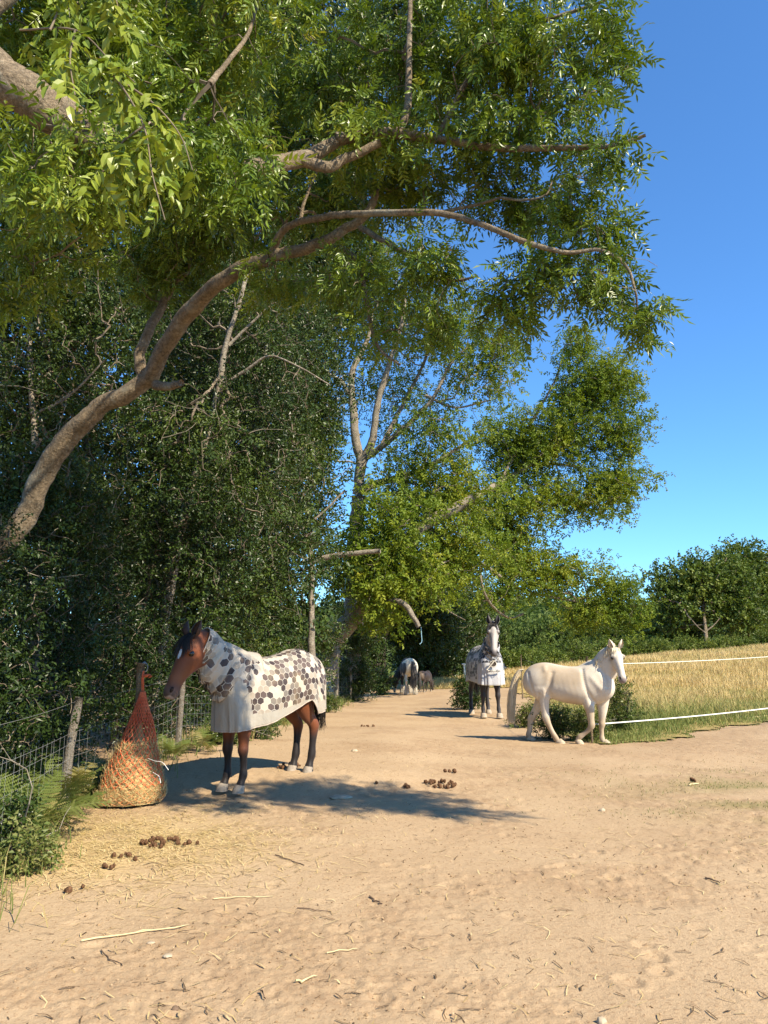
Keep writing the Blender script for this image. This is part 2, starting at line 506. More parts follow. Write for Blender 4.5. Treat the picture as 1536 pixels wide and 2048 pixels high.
rg = np.random.default_rng(31)
n = 190000
yy = 13.2 + 44 * rg.random(n) ** 1.9
xx = left_line(yy) - 0.3 + rg.random(n) * (0.62 * yy + 1.0)
k = in_meadow(xx, yy)
xx, yy = xx[k], yy[k]
edge = np.minimum(yy - near_line(xx), xx - left_line(yy))
pat = vnoise(xx * 0.5, yy * 0.5) + 0.5 * vnoise(xx * 1.7, yy * 1.7)
hh = np.clip(0.05 + 0.13 * np.clip(edge + 0.5 * pat, 0, 2.6), 0.04, 0.32) * rg.uniform(0.55, 1.25, len(xx)) * (1 + 0.5 * pat)
ww = 0.0035 + 0.00060 * yy
gold = np.clip(0.04 + 0.52 * sstep(15, 28, yy) + 0.42 * pat + rg.normal(0, 0.20, len(xx)) + 0.05 * edge.clip(0, 4), 0, 1)
bv, bf = blades(xx, yy, gz(xx, yy), hh, ww, rg.uniform(0.05, 0.6, len(xx)), rg)
o = link('meadow_grass', mesh('meadow_grass', bv, bf, M['grass_gold'], False, {'tint': np.repeat(gold, 5)}), kind='stuff')
tag(o, 'tall dry golden grass growing over the meadow behind the tape fence', 'grass')

# ------------------------------------------------------------------ verge grass along the left fence and under the hedge
def fence_x(y):
    return np.interp(y, [2.2, 4.5, 5.7, 7, 8.1, 9.5, 11, 15, 18, 22, 26, 28, 33], [-2.25, -2.62, -2.87, -3.08, -3.2, -3.08, -2.9, -2.5, -2.25, -1.95, -1.62, -1.35, -0.6])
n = 22000
yy = 4.6 + 26 * rg.random(n) ** 1.5
off = rg.normal(0.0, 0.24, n)
xx = fence_x(yy) - 0.12 + off
pat = vnoise(xx * 1.1 + 9, yy * 1.1)
keep = (pat + rg.normal(0, 0.25, n) > -0.05) & ~((np.abs(yy - 7.6) < 0.55) & (xx > -3.0))
xx, yy, pat = xx[keep], yy[keep], pat[keep]
hh = rg.uniform(0.07, 0.32, len(xx)) * (1.0 + 0.8 * pat)
bv, bf = blades(xx, yy, gz(xx, yy), hh, 0.005 + 0.0006 * yy, rg.uniform(0.1, 0.9, len(xx)), rg)
o = link('verge_grass', mesh('verge_grass', bv, bf, M['grass_green'], False, {'tint': np.repeat(np.clip(rg.normal(0.45, 0.28, len(xx)) + 0.3 * pat, 0, 1), 5)}), kind='stuff')
tag(o, 'rough green and straw coloured grass along the foot of the wire fence', 'grass')

# thin green regrowth on the scruffy dirt at the right
n = 6000
xx = rg.normal(4.4, 1.2, n); yy = rg.normal(8.7, 1.3, n)
k = vnoise(xx * 2.5 + 8, yy * 2.5 + 10.4) + rg.normal(0, 0.15, n) > 0.1
xx, yy = xx[k], yy[k]
bv, bf = blades(xx, yy, surf(xx, yy), rg.uniform(0.012, 0.04, len(xx)), 0.006, rg.uniform(0.4, 1.3, len(xx)), rg)
o = link('short_grass', mesh('short_grass', bv, bf, M['grass_green'], False, {'tint': np.repeat(np.clip(rg.normal(0.5, 0.3, len(xx)), 0, 1), 5)}), kind='stuff')
tag(o, 'thin short grass regrowing on the trampled earth at the right', 'grass')
# grass fringe at the meadow corner
# ------------------------------------------------------------------ loose litter: straw, clods, crumbs
def strips(x, y, z, ln, w, rg, curl=0.15, lift=0.01):
    n = len(x)
    a = rg.uniform(0, np.pi, n); b = a + rg.normal(0, curl * 3, n)
    d1 = np.stack([np.cos(a), np.sin(a), 0 * a], -1) * (ln / 2)[:, None]
    d2 = np.stack([np.cos(b), np.sin(b), 0 * a], -1) * (ln / 2)[:, None]
    c = np.stack([x, y, z + lift * rg.uniform(0.3, 1.3, n)], -1)
    s = np.stack([-np.sin(a), np.cos(a), 0 * a], -1) * w[:, None] / 2
    up = np.zeros((n, 3)); up[:, 2] = w * 0.5
    e0 = c - d1; e1 = c + d2
    e0[:, 2] = z + 0.004; e1[:, 2] = z + rg.uniform(0, lift * 2, n)
    v = np.stack([e0 - s, e0 + s, c + s + up, c - s + up, e1 + s, e1 - s], 1)
    i = np.arange(n)[:, None] * 6
    return v.reshape(-1, 3), np.concatenate([i + np.array([[0, 1, 2, 3]]), i + np.array([[3, 2, 4, 5]])])

n = 5200
xx = np.concatenate([rg.normal(-2.15, 0.75, n), rg.uniform(-3.2, 4, 1300)])
yy = np.concatenate([rg.normal(6.75, 0.75, n), 2.6 + 8 * rg.random(1300) ** 1.5])
dens = np.r_[np.ones(n), np.full(1300, 0.35)]
k = (xx < 0.25 * yy * 2 + 1) & (xx > fence_x(yy) - 0.15) & (vnoise(xx * 2.2, yy * 2.2) + rg.normal(0, 0.2, len(xx)) > -0.18)
xx, yy, dens = xx[k], yy[k], dens[k]
ln = rg.uniform(0.04, 0.20, len(xx)) * (0.45 + 0.55 * dens)
sv, sf = strips(xx, yy, surf(xx, yy), ln, np.full(len(xx), 0.0042), rg)
o = link('spilled_hay', mesh('spilled_hay', sv, sf, M['straw'], False, {'tint': np.repeat(rg.random(len(xx)), 6)}), kind='stuff')
tag(o, 'yellow hay stalks spilled over the ground around the hay net', 'hay')

# crumbs of earth
n = 17000
yy = 2.7 + 11 * rg.random(n) ** 1.6
xx = (rg.random(n) * 2 - 1) * (0.56 * yy + 0.4)
k = (vnoise(xx * 0.9 + 3, yy * 0.9) + rg.normal(0, 0.22, n) > -0.02) & (xx > fence_x(yy) + 0.1)
xx, yy = xx[k], yy[k]
octa = np.array([[1, 0, 0], [0, 1, 0], [-1, 0, 0], [0, -1, 0], [0, 0, 0.75], [0, 0, -0.6]], float)
of = np.array([[0, 1, 4], [1, 2, 4], [2, 3, 4], [3, 0, 4], [1, 0, 5], [2, 1, 5], [3, 2, 5], [0, 3, 5]])
sz = rg.uniform(0.002, 0.008, len(xx)) * (1 + 0.7 * (rg.random(len(xx)) > 0.95))
ov = octa[None] * rg.uniform(0.6, 1.3, (len(xx), 6, 1)) * sz[:, None, None]
ang = rg.uniform(0, 6.28, len(xx)); ca, sa = np.cos(ang)[:, None], np.sin(ang)[:, None]
ov = np.stack([ov[..., 0] * ca - ov[..., 1] * sa, ov[..., 0] * sa + ov[..., 1] * ca, ov[..., 2]], -1)
ov += np.stack([xx, yy, surf(xx, yy) + sz * 0.2], -1)[:, None]
fo = (np.arange(len(xx))[:, None, None] * 6 + of[None]).reshape(-1, 3)
M['crumb'] = leaf_material('earth_crumb', [(0, (0.15, 0.095, 0.05)), (0.6, (0.31, 0.205, 0.11)), (1, (0.42, 0.30, 0.18))], 0.0, 0.95, 0.1)
o = link('earth_crumbs', mesh('earth_crumbs', ov.reshape(-1, 3), fo, M['crumb'], False, {'tint': np.repeat(rg.random(len(xx)), 6)}), kind='stuff')
tag(o, 'loose crumbs of dry earth scattered over the trampled path', 'soil')
# dark twig and leaf crumbs
n = 1500
yy = 2.7 + 12 * rg.random(n) ** 1.6
xx = (rg.random(n) * 2 - 1) * (0.56 * yy + 0.4)
k = xx > fence_x(yy)
xx, yy = xx[k], yy[k]
M['litter'] = leaf_material('twig_litter', [(0, (0.07, 0.045, 0.025)), (0.6, (0.17, 0.11, 0.06)), (0.8, (0.33, 0.23, 0.11)), (1, (0.48, 0.37, 0.20))], 0.05, 0.9, 0.15, (1, 1, 1))
sv, sf = strips(xx, yy, surf(xx, yy), rg.uniform(0.02, 0.10, len(xx)), rg.uniform(0.003, 0.008, len(xx)), rg, 0.12, 0.006)
o = link('twig_litter', mesh('twig_litter', sv, sf, M['litter'], False, {'tint': np.repeat(rg.random(len(xx)), 6)}), kind='stuff')
tag(o, 'bits of broken twig and dead leaf littering the dry earth', 'litter')
# ================================================================== HORSES
def loft(keys, lat=(0, 1, 0), k=22, n=5):
    """keys x,y,z,a,b: an elliptical skin round a centre line; a across the sagittal plane, b sideways"""
    kk = catmull(keys, n)
    P = kk[:, :3]; a = np.maximum(kk[:, 3], 0.004); b = np.maximum(kk[:, 4], 0.004)
    t = nrm(np.gradient(P, axis=0))
    lat = np.asarray(lat, float)
    if lat.ndim == 2: lat = catmull(lat, n)
    lat = np.broadcast_to(lat, P.shape)
    lv = nrm(lat - (lat * t).sum(1, keepdims=True) * t)
    up = np.cross(t, lv)
    ph = np.linspace(0, 2 * np.pi, k, endpoint=False)
    v = P[:, None] + up[:, None] * (a[:, None, None] * np.cos(ph)[None, :, None]) + lv[:, None] * (b[:, None, None] * np.sin(ph)[None, :, None])
    nr = len(P)
    v = v.reshape(-1, 3)
    f = ring_faces(nr, k)
    h = k // 2
    c0 = [[i, i + 1, k - 2 - i, k - 1 - i] for i in range(h - 1)]
    bb = (nr - 1) * k
    c1 = [[bb + k - 1 - i, bb + k - 2 - i, bb + i + 1, bb + i] for i in range(h - 1)]
    return v, np.vstack([f, c0, c1])

def blob(c, r, k=16, rot=0.0):
    keys = []
    for s in np.linspace(-1, 1, 9):
        q = math.sqrt(max(0.0, 1 - s * s)) + 0.02
        keys.append((s * r[0], 0, 0, r[2] * q, r[1] * q))
    v, f = loft(keys, k=k, n=2)
    cr, sr = math.cos(rot), math.sin(rot)
    v = np.stack([v[:, 0] * cr + v[:, 2] * sr, v[:, 1], -v[:, 0] * sr + v[:, 2] * cr], -1)
    return v + np.array(c), f

TORSO = np.array([  # x, ztop, zbot, halfwidth
    (-0.525, 0.80, 0.70, 0.035), (-0.495, 0.875, 0.63, 0.095), (-0.43, 0.945, 0.57, 0.145), (-0.33, 0.985, 0.555, 0.172),
    (-0.22, 0.990, 0.545, 0.172), (-0.08, 0.960, 0.502, 0.182), (0.05, 0.943, 0.478, 0.190), (0.17, 0.955, 0.470, 0.178),
    (0.28, 0.995, 0.475, 0.155), (0.37, 0.985, 0.495, 0.142), (0.44, 0.92, 0.53, 0.135), (0.50, 0.84, 0.585, 0.105), (0.53, 0.76, 0.65, 0.045)])

def torso(L, girth, tor=TORSO, k=48):
    kk = catmull(tor, 9)
    ph = np.linspace(0, 2 * np.pi, k, endpoint=False)
    zc = (kk[:, 1] + kk[:, 2]) / 2; hz = (kk[:, 1] - kk[:, 2]) / 2
    c, s = np.cos(ph), np.sin(ph)
    y = girth * kk[:, 3:4] * np.sign(s) * np.abs(s) ** 0.9 * (1 - 0.16 * c)
    z = zc[:, None] + hz[:, None] * np.sign(c) * np.abs(c) ** 0.95
    x = np.repeat(kk[:, 0:1] * L, k, 1)
    v = np.stack([x, y, z], -1).reshape(-1, 3)
    nr = len(kk)
    f = ring_faces(nr, k); h = k // 2
    c0 = [[i, i + 1, k - 2 - i, k - 1 - i] for i in range(h - 1)]
    bb = (nr - 1) * k
    c1 = [[bb + k - 1 - i, bb + k - 2 - i, bb + i + 1, bb + i] for i in range(h - 1)]
    return v, np.vstack([f, c0, c1])

FRONT = [(0.36, 0.73, 0.125, 0.05), (0.335, 0.58, 0.098, 0.062), (0.33, 0.46, 0.064, 0.05), (0.332, 0.35, 0.043, 0.036), (0.335, 0.297, 0.044, 0.041),
         (0.329, 0.25, 0.032, 0.03), (0.326, 0.175, 0.028, 0.0235), (0.326, 0.12, 0.036, 0.031), (0.340, 0.08, 0.029, 0.027), (0.352, 0.048, 0.036, 0.036), (0.362, 0.0, 0.046, 0.042)]
HIND = [(-0.34, 0.80, 0.165, 0.065), (-0.31, 0.67, 0.155, 0.085), (-0.285, 0.57, 0.112, 0.076), (-0.325, 0.475, 0.074, 0.052), (-0.375, 0.41, 0.052, 0.036), (-0.402, 0.367, 0.052, 0.038),
        (-0.40, 0.31, 0.040, 0.031), (-0.390, 0.22, 0.032, 0.026), (-0.384, 0.14, 0.038, 0.032), (-0.368, 0.09, 0.030, 0.028), (-0.355, 0.05, 0.038, 0.036), (-0.345, 0.0, 0.050, 0.044)]

def leg(base, L, y, dy=0.0, shift=0.0, lift=None):
    """a standing leg; shift moves the hoof along x, growing from the body down"""
    top = base[0][1]
    out = []
    for x, z, a, b in base:
        w = ((top - z) / top)
        out.append((x * L + shift * w ** 1.2, y + dy * w, z, a, b))
    return out

def leg_px(base, pts, y0, y1):
    """leg joints given as local (x, z) pairs for the lower joints; radii from the standing leg"""
    return [(x, y0 + (y1 - y0) * i / (len(base) - 1), z, a, b) for i, ((_, _, a, b), (x, z)) in enumerate(zip(base, pts))]

HEAD = [(-0.07, 0.030, 0.035, 0.0), (-0.02, 0.062, 0.055, -0.01), (0.08, 0.092, 0.066, -0.022), (0.22, 0.104, 0.074, -0.030), (0.36, 0.094, 0.068, -0.024),
        (0.52, 0.073, 0.052, -0.010), (0.68, 0.059, 0.042, -0.002), (0.82, 0.053, 0.041, -0.002), (0.92, 0.054, 0.046, -0.006), (1.0, 0.046, 0.042, -0.012), (1.045, 0.024, 0.026, -0.016)]

def head_parts(poll, nose, lat):
    poll = np.array(poll, float); nose = np.array(nose, float); lat = nrm(np.array(lat, float))
    ax = nose - poll; ln = np.linalg.norm(ax); ax = ax / ln
    lat = nrm(lat - lat.dot(ax) * ax)
    up = np.cross(ax, lat)                       # towards the forehead
    s = ln / 0.41
    keys = []
    for tt, a, b, off in HEAD:
        c = poll + ax * ln * tt + up * off * s
        keys.append((*c, a * s, b * s))
    pts = [loft(keys, lat, k=22, n=4)]
    for sg in (-1, 1):                            # jaw, brow
        c = poll + ax * ln * 0.26 - up * 0.075 * s + lat * sg * 0.040 * s
        pts.append(blob(c, (0.066 * s, 0.022 * s, 0.062 * s)))
        c = poll + ax * ln * 0.27 + up * 0.035 * s + lat * sg * 0.058 * s
        pts.append(blob(c, (0.034 * s, 0.020 * s, 0.026 * s)))
    return pts, (poll, ax, lat, up, ln, s)

def ear_mesh(frame, sg, fwd=0.3, out=0.35, H=1.0, size=1.0):
    poll, ax, lat, up, ln, s = frame
    base = poll + ax * ln * 0.02 + up * 0.045 * s + lat * sg * 0.042 * s
    d = nrm(-ax * (1 - 0.2 * fwd) + up * (0.35 + fwd) + lat * sg * out)
    face = nrm(up * 0.9 + lat * sg * 0.55 + ax * 0.2)       # the way the opening faces
    side = nrm(np.cross(d, face))
    face = np.cross(side, d)
    L = 0.115 * s * size
    rows = []
    for q, w in ((0, 0.55), (0.2, 0.95), (0.45, 1.0), (0.7, 0.72), (0.88, 0.36), (1.0, 0.04)):
        c = base + d * L * q + face * 0.010 * s * math.sin(q * 3)
        ring = []
        for a in np.linspace(0.55, 2 * math.pi - 0.55, 10):
            ring.append(c + w * 0.034 * s * size * (math.sin(a) * side - 0.0 * face) + w * 0.024 * s * (math.cos(a)) * face)
        rows.append(ring)
    v = np.array(rows).reshape(-1, 3)
    f = ring_faces(6, 10, closed=False)
    n = len(v)
    v2 = v * 0.9 + np.repeat(np.array(rows).mean(1), 10, 0) * 0.1
    vv = np.vstack([v, v2]); ffs = np.vstack([f, f[:, ::-1] + n])
    return vv * H, ffs

def fuse(parts, voxel, smooth_it=5):
    vs, fs = cat_parts(parts)
    tmp = bpy.data.objects.new('tmp', mesh('tmp', vs, fs))
    COL.objects.link(tmp)
    m1 = tmp.modifiers.new('r', 'REMESH'); m1.mode = 'VOXEL'; m1.voxel_size = voxel; m1.use_smooth_shade = True
    m2 = tmp.modifiers.new('s', 'SMOOTH'); m2.factor = 0.5; m2.iterations = smooth_it
    dg = bpy.context.evaluated_depsgraph_get()
    ev = tmp.evaluated_get(dg)
    me = ev.to_mesh()
    n = len(me.vertices); v = np.empty(n * 3, np.float32); me.vertices.foreach_get('co', v)
    q = np.empty(len(me.loops), np.int32); me.loops.foreach_get('vertex_index', q)
    tot = np.empty(len(me.polygons), np.int32); me.polygons.foreach_get('loop_total', tot)
    st = np.empty(len(me.polygons), np.int32); me.polygons.foreach_get('loop_start', st)
    f4 = np.stack([q[st[tot == 4] + i] for i in range(4)], -1) if (tot == 4).any() else np.zeros((0, 4), int)
    f3 = np.stack([q[st[tot == 3] + i] for i in range(3)], -1) if (tot == 3).any() else np.zeros((0, 3), int)
    ev.to_mesh_clear()
    me0 = tmp.data
    bpy.data.objects.remove(tmp); bpy.data.meshes.remove(me0)
    return v.reshape(-1, 3).astype(float), [x for x in (f4, f3) if len(x)]

GROOVES = [([(0.20, 0.90), (0.235, 0.72), (0.275, 0.57), (0.30, 0.50)], -0.013, 0.022), ([(-0.14, 0.86), (-0.165, 0.72), (-0.20, 0.60)], -0.015, 0.028), ([(0.40, 0.93), (0.455, 0.80), (0.47, 0.70)], -0.012, 0.022),
           ([(-0.43, 0.86), (-0.395, 0.72), (-0.365, 0.58), (-0.375, 0.46)], -0.010, 0.018), ([(-0.30, 0.60), (-0.335, 0.50), (-0.37, 0.43)], -0.010, 0.016), ([(0.27, 0.62), (0.32, 0.52), (0.36, 0.46)], -0.010, 0.016), ([(0.31, 0.80), (0.40, 0.68)], 0.011, 0.035),
           ([(-0.235, 0.93), (-0.225, 0.90)], 0.012, 0.03), ([(-0.24, 0.66), (-0.25, 0.60)], 0.010, 0.03), ([(0.30, 0.47), (0.335, 0.42)], 0.006, 0.02)]
def muscle(v, fl, L):
    """draws the lines between the muscle groups and a hint of ribs into both flanks"""
    n = np.zeros_like(v)
    for f in fl:
        fn = np.cross(v[f[:, 1]] - v[f[:, 0]], v[f[:, 2]] - v[f[:, 0]])
        for i in range(f.shape[1]): np.add.at(n, f[:, i], fn)
    n = nrm(n)
    d = np.zeros(len(v)); P = np.stack([v[:, 0] / L, v[:, 2]], -1)
    side = sstep(0.03, 0.075, np.abs(v[:, 1])) * sstep(0.30, 0.75, np.abs(n[:, 1]))
    for pts, amp, w in GROOVES:
        q = catmull(np.array(pts), 8) if len(pts) > 2 else np.linspace(pts[0], pts[1], 8)
        dist = np.min(np.linalg.norm(P[:, None] - q[None], axis=2), axis=1)
        d += amp * np.exp(-(dist / w) ** 2)
    rib = np.sin((P[:, 0] + 0.25 * (P[:, 1] - 0.7)) * 105) * sstep(-0.13, -0.06, P[:, 0]) * sstep(0.20, 0.14, P[:, 0]) * sstep(0.53, 0.60, P[:, 1]) * sstep(0.88, 0.78, P[:, 1])
    d += 0.0003 * rib
    sgn = np.sign((n[:, 1] * np.sign(v[:, 1])).sum())
    return v + n * (sgn * d * side)[:, None]

def coat_material(name, rough=0.55, spec=0.25, mottle=0.10, bump=0.15):
    t = NT(name); p = t.pos()
    n1 = t.noise(p, 5.5, 5, 0.6, 0.4); n2 = t.noise(t.vm('MULTIPLY', p, (1.0, 1.0, 0.25)), 160, 3, 0.6)
    c = t.attr('coat')
    dark = t.vm('SCALE', c, scale=1 - mottle * 1.6); lite = t.vm('SCALE', c, scale=1 + mottle)
    col = t.mix(n1, dark, lite)
    col = t.mix(t.math('MULTIPLY', n2, 0.25), col, t.vm('SCALE', c, scale=0.7))
    sh = t.n('ShaderNodeBsdfPrincipled')
    t.put(sh.inputs['Base Color'], col); sh.inputs['Roughness'].default_value = rough; sh.inputs['Specular IOR Level'].default_value = spec
    sh.inputs['Sheen Weight'].default_value = 0.12; sh.inputs['Sheen Roughness'].default_value = 0.5
    t.put(sh.inputs['Normal'], t.bump(t.math('ADD', n2, t.math('MULTIPLY', n1, 1.5)), bump, 0.006))
    return t.done(sh.outputs[0])

M['coat'] = coat_material('horse_coat', mottle=0.15)
M['hoof'] = plain('hoof_horn', (0.26, 0.215, 0.165), 0.7, 0.25, 0.25, 25)
M['eye'] = plain('horse_eye', (0.012, 0.008, 0.006), 0.08, 0.6, 0.1, 5)
M['nostril'] = plain('nostril_skin', (0.020, 0.014, 0.012), 0.8, 0.1, 0.2, 20)
def hair_material(name, dark, light):
    t = NT(name)
    return t.done(t.bsdf(t.ramp(t.attr('tint', 'Fac'), [(0, dark), (1, light)]), 0.5, 0.35))
M['hair_black'] = hair_material('black_hair', (0.008, 0.006, 0.005), (0.030, 0.022, 0.016))
M['hair_cream'] = hair_material('cream_hair', (0.50, 0.38, 0.22), (0.80, 0.70, 0.52))
M['hair_grey'] = hair_material('grey_hair', (0.03, 0.027, 0.026), (0.16, 0.145, 0.135))
M['hair_white'] = hair_material('white_hair', (0.42, 0.36, 0.27), (0.72, 0.66, 0.55))

def strands(paths, w0, rg, seg=10, k=3):
    """a lock: each path a (K,3) polyline, drawn as a thin tapering blade"""
    vs, fs, ti, n = [], [], [], 0
    for P in paths:
        P = catmull(P, 4)
        t = nrm(np.gradient(P, axis=0))
        a = rg.normal(0, 1, 3)
        s = nrm(np.cross(t, a)); s2 = np.cross(t, s)
        m = len(P)
        w = w0 * rg.uniform(0.6, 1.3) * np.clip(1.15 - np.linspace(0, 1, m) ** 2 * 1.05, 0.08, 1)[:, None]
        ring = np.stack([P + s * w, P - s * w * 0.5 + s2 * w * 0.8, P - s * w * 0.5 - s2 * w * 0.8], 1)
        vs.append(ring.reshape(-1, 3)); fs.append(ring_faces(m, 3) + n); n += 3 * m
        ti.append(np.full(3 * m, rg.random()))
    return np.vstack(vs), np.vstack(fs), np.concatenate(ti)

def fall(path, n, rad0, rad1, rg, wob=0.012, short=0.35):
    """n hairs following a guide path inside a widening bundle"""
    path = np.asarray(path, float)
    out = []
    m = len(path)
    q = np.linspace(0, 1, m)[:, None]
    for _ in range(n):
        a = rg.uniform(0, 6.283); r = math.sqrt(rg.random())
        off = np.array([math.cos(a), math.sin(a), 0]) * r
        P = path + off * (rad0 + (rad1 - rad0) * np.sin(q * 1.9)) + rg.normal(0, wob, (m, 3)) * q
        e = 1 - short * rg.random() ** 2
        P = path[0] + (P - path[0]) if e > 0.999 else np.stack([np.interp(np.linspace(0, e, m), q[:, 0], P[:, i]) for i in range(3)], -1)
        out.append(P)
    return out

def horse(name, label, loc, rz, spec, tilt=0.0):
    """builds one horse as a thing: body, ears, eyes, nostrils, hooves, mane, tail"""
    H, L, girth = spec['H'], spec['L'], spec['girth']
    root = thing(name, label, spec.get('cat', 'horse'), loc, None, rz)
    root.rotation_euler = (0, tilt, rz)
    parts = [torso(L, girth)]
    parts.append(loft(spec['neck'], spec.get('neck_lat', (0, 1, 0)), k=24, n=5))
    hp, fr = head_parts(spec['poll'], spec['nose'], spec['head_lat'])
    parts += hp
    for lg in spec['legs']: parts.append(loft(lg, k=16, n=4))
    for sg in (-1, 1):                            # shoulder, chest, haunch and forearm muscle
        g = girth
        parts.append(blob((0.345 * L, sg * 0.082 * g, 0.71), (0.10, 0.062, 0.15), rot=0.25))
        parts.append(blob((0.47 * L, sg * 0.055, 0.69), (0.062, 0.058, 0.10)))
        parts.append(blob((-0.345 * L, sg * 0.088 * g, 0.73), (0.115, 0.072, 0.15), rot=-0.2))
        parts.append(blob((-0.235 * L, sg * 0.095 * g, 0.61), (0.07, 0.06, 0.085)))
    v, f = fuse(parts, spec.get('voxel', 0.011) / H * 1.0, spec.get('smooth', 14))
    v = muscle(v, f, L)
    v[:, 2] = np.maximum(v[:, 2], 0.006)
    colr = spec['coat'](v, fr)
    link('body', mesh('body', v * H, f, M['coat'], True, {'coat': colr}), root)
    poll, ax, lat, up, ln, s = fr
    for sg in (-1, 1):
        ev, ef = ear_mesh(fr, sg, spec.get('ear_fwd', 0.3), spec.get('ear_out', 0.3), H, spec.get('ear', 1.0))
        link('ear', mesh('ear', ev, ef, M['coat'], True, {'coat': np.repeat(np.array([spec['ear_col']]), len(ev), 0)}), root)
        c = poll + ax * ln * 0.30 + up * 0.022 * s + lat * sg * 0.066 * s
        bv, bf = blob((0, 0, 0), (0.021 * s, 0.017 * s, 0.019 * s), 10)
        link('eye', mesh('eye', (bv + c) * H, bf, M['eye'], True), root)
        c = poll + ax * ln * 0.925 + up * 0.020 * s + lat * sg * 0.032 * s
        q = np.stack([ax * 0.022, lat * 0.014 + up * 0.004, up * 0.012], 0) * s
        bv, bf = blob((0, 0, 0), (1, 1, 1), 10)
        link('nostril', mesh('nostril', (bv @ q + c) * H, bf, M['nostril'], True), root)
    for i, lg in enumerate(spec['legs']):
        x, y, z = lg[-1][:3]; x1, y1, z1 = lg[-2][:3]
        d = np.array([x1 - x, y1 - y, z1 - z]); d = d / np.linalg.norm(d)
        a = 0.88 * spec.get('hoof', 1.0)
        keys = [(*(np.array([x, y, z]) + d * 0.062 * a), 0.036 * a, 0.037 * a), (*(np.array([x, y, z]) + d * 0.055 * a), 0.041 * a, 0.041 * a), (x + 0.004, y, z + 0.012, 0.054 * a, 0.049 * a), (x + 0.007, y, z, 0.057 * a, 0.051 * a)]
        hv, hf = loft(keys, k=16, n=2)
        if z < 0.02: hv[:, 2] = np.maximum(hv[:, 2], 0.0)
        link('hoof', mesh('hoof', hv * H, hf, spec.get('hoof_mat', M['hoof']), True), root)
    for nm, paths, w, mt in spec['hair'](fr):
        sv, sf, ti = strands(paths, w, np.random.default_rng(len(paths) + 5))
        link(nm, mesh(nm, sv * H, sf, mt, True, {'tint': ti}), root)
    return root, fr

def lerp_cols(v, base):
    return np.repeat(np.array([base], float), len(v), 0)
def blendc(c, w, colr):
    w = np.clip(w, 0, 1)[:, None]
    return c * (1 - w) + np.array([colr]) * w
def vn3(v, s, seed=0):
    return vnoise(v[:, 0] * s + v[:, 1] * s * 0.7 + seed, v[:, 2] * s + v[:, 1] * s * 0.6)
def head_t(v, fr):
    poll, ax, lat, up, ln, s = fr
    d = v - poll
    return d @ ax / ln, d @ lat / s, d @ up / s

# ------------------------------------------------------------------ rugs
def rug_hex_material(name, size, cols, plain_col, seam, dirt=(0.30, 0.21, 0.12), shine=0.5):
    """a printed fly rug: hexagons of three tones with pale seams; `cloth` holds cloth coordinates in metres and a print mask"""
    t = NT(name); p = t.pos()
    cl = t.n('ShaderNodeSeparateXYZ'); t.put(cl.inputs[0], t.attr('cloth'))
    uv = t.n('ShaderNodeCombineXYZ'); t.put(uv.inputs[0], cl.outputs[0]); t.put(uv.inputs[1], cl.outputs[1])
    S3 = math.sqrt(3)
    q = t.vm('ADD', t.vm('SCALE', uv.outputs[0], scale=1 / size), (40.0, 40 * S3, 0))
    a = t.vm('SUBTRACT', t.vm('MODULO', q, (1, S3, 1)), (0.5, S3 / 2, 0))
    b = t.vm('SUBTRACT', t.vm('MODULO', t.vm('SUBTRACT', q, (0.5, S3 / 2, 0)), (1, S3, 1)), (0.5, S3 / 2, 0))
    sel = t.math('LESS_THAN', t.vm('DOT_PRODUCT', a, a), t.vm('DOT_PRODUCT', b, b))
    mx = t.n('ShaderNodeMix', data_type='VECTOR'); t.put(mx.inputs[0], sel); t.put(mx.inputs[4], b); t.put(mx.inputs[5], a)
    g = mx.outputs[1]
    idv = t.vm('FLOOR', t.vm('ADD', t.vm('MULTIPLY', t.vm('SUBTRACT', q, g), (2, 2 / S3, 0)), (0.5, 0.5, 0)))
    wn_ = t.n('ShaderNodeTexWhiteNoise', noise_dimensions='2D'); t.put(wn_.inputs['Vector'], idv)
    tone = t.ramp(wn_.outputs['Value'], [(0.0, cols[0]), (0.24, tuple(0.62 * a + 0.2 * b for a, b in zip(cols[0], cols[1]))), (0.36, cols[1]), (0.50, cols[2]), (0.70, cols[3])], 'CONSTANT')
    ab = t.vm('ABSOLUTE', g)
    sx = t.n('ShaderNodeSeparateXYZ'); t.put(sx.inputs[0], ab)
    ed = t.math('SUBTRACT', 0.5, t.math('MAXIMUM', t.vm('DOT_PRODUCT', ab, (0.5, S3 / 2, 0)), sx.outputs[0]))
    tone = t.mix(t.math('LESS_THAN', ed, 0.032), tone, seam)
    col = t.mix(t.math('GREATER_THAN', cl.outputs[2], 0.5), plain_col, tone)
    n1 = t.noise(p, 3.5, 5, 0.65, 0.5); n2 = t.noise(p, 260, 2)
    col = t.mix(t.math('MULTIPLY', t.ramp(n1, [(0.48, (0, 0, 0)), (0.75, (1, 1, 1))]), 0.42), col, (*dirt, 1))
    wr = t.noise(t.vm('MULTIPLY', p, (1, 1, 0.45)), 11, 4, 0.55, 0.8)
    sh = t.n('ShaderNodeBsdfPrincipled')
    t.put(sh.inputs['Base Color'], col); sh.inputs['Roughness'].default_value = shine; sh.inputs['Specular IOR Level'].default_value = 0.3
    t.put(sh.inputs['Normal'], t.bump(t.math('ADD', t.math('MULTIPLY', wr, 1.0), t.math('MULTIPLY', n2, 0.03)), 0.45, 0.03))
    return t.done(sh.outputs[0])

def cloth_obj(name, v, f, mat, parent, cloth, thick=0.006):
    me = mesh(name, v, f, mat, True, {'cloth': cloth})
    o = link(name, me, parent)
    md = o.modifiers.new('thick', 'SOLIDIFY'); md.thickness = thick; md.offset = 0
    return o

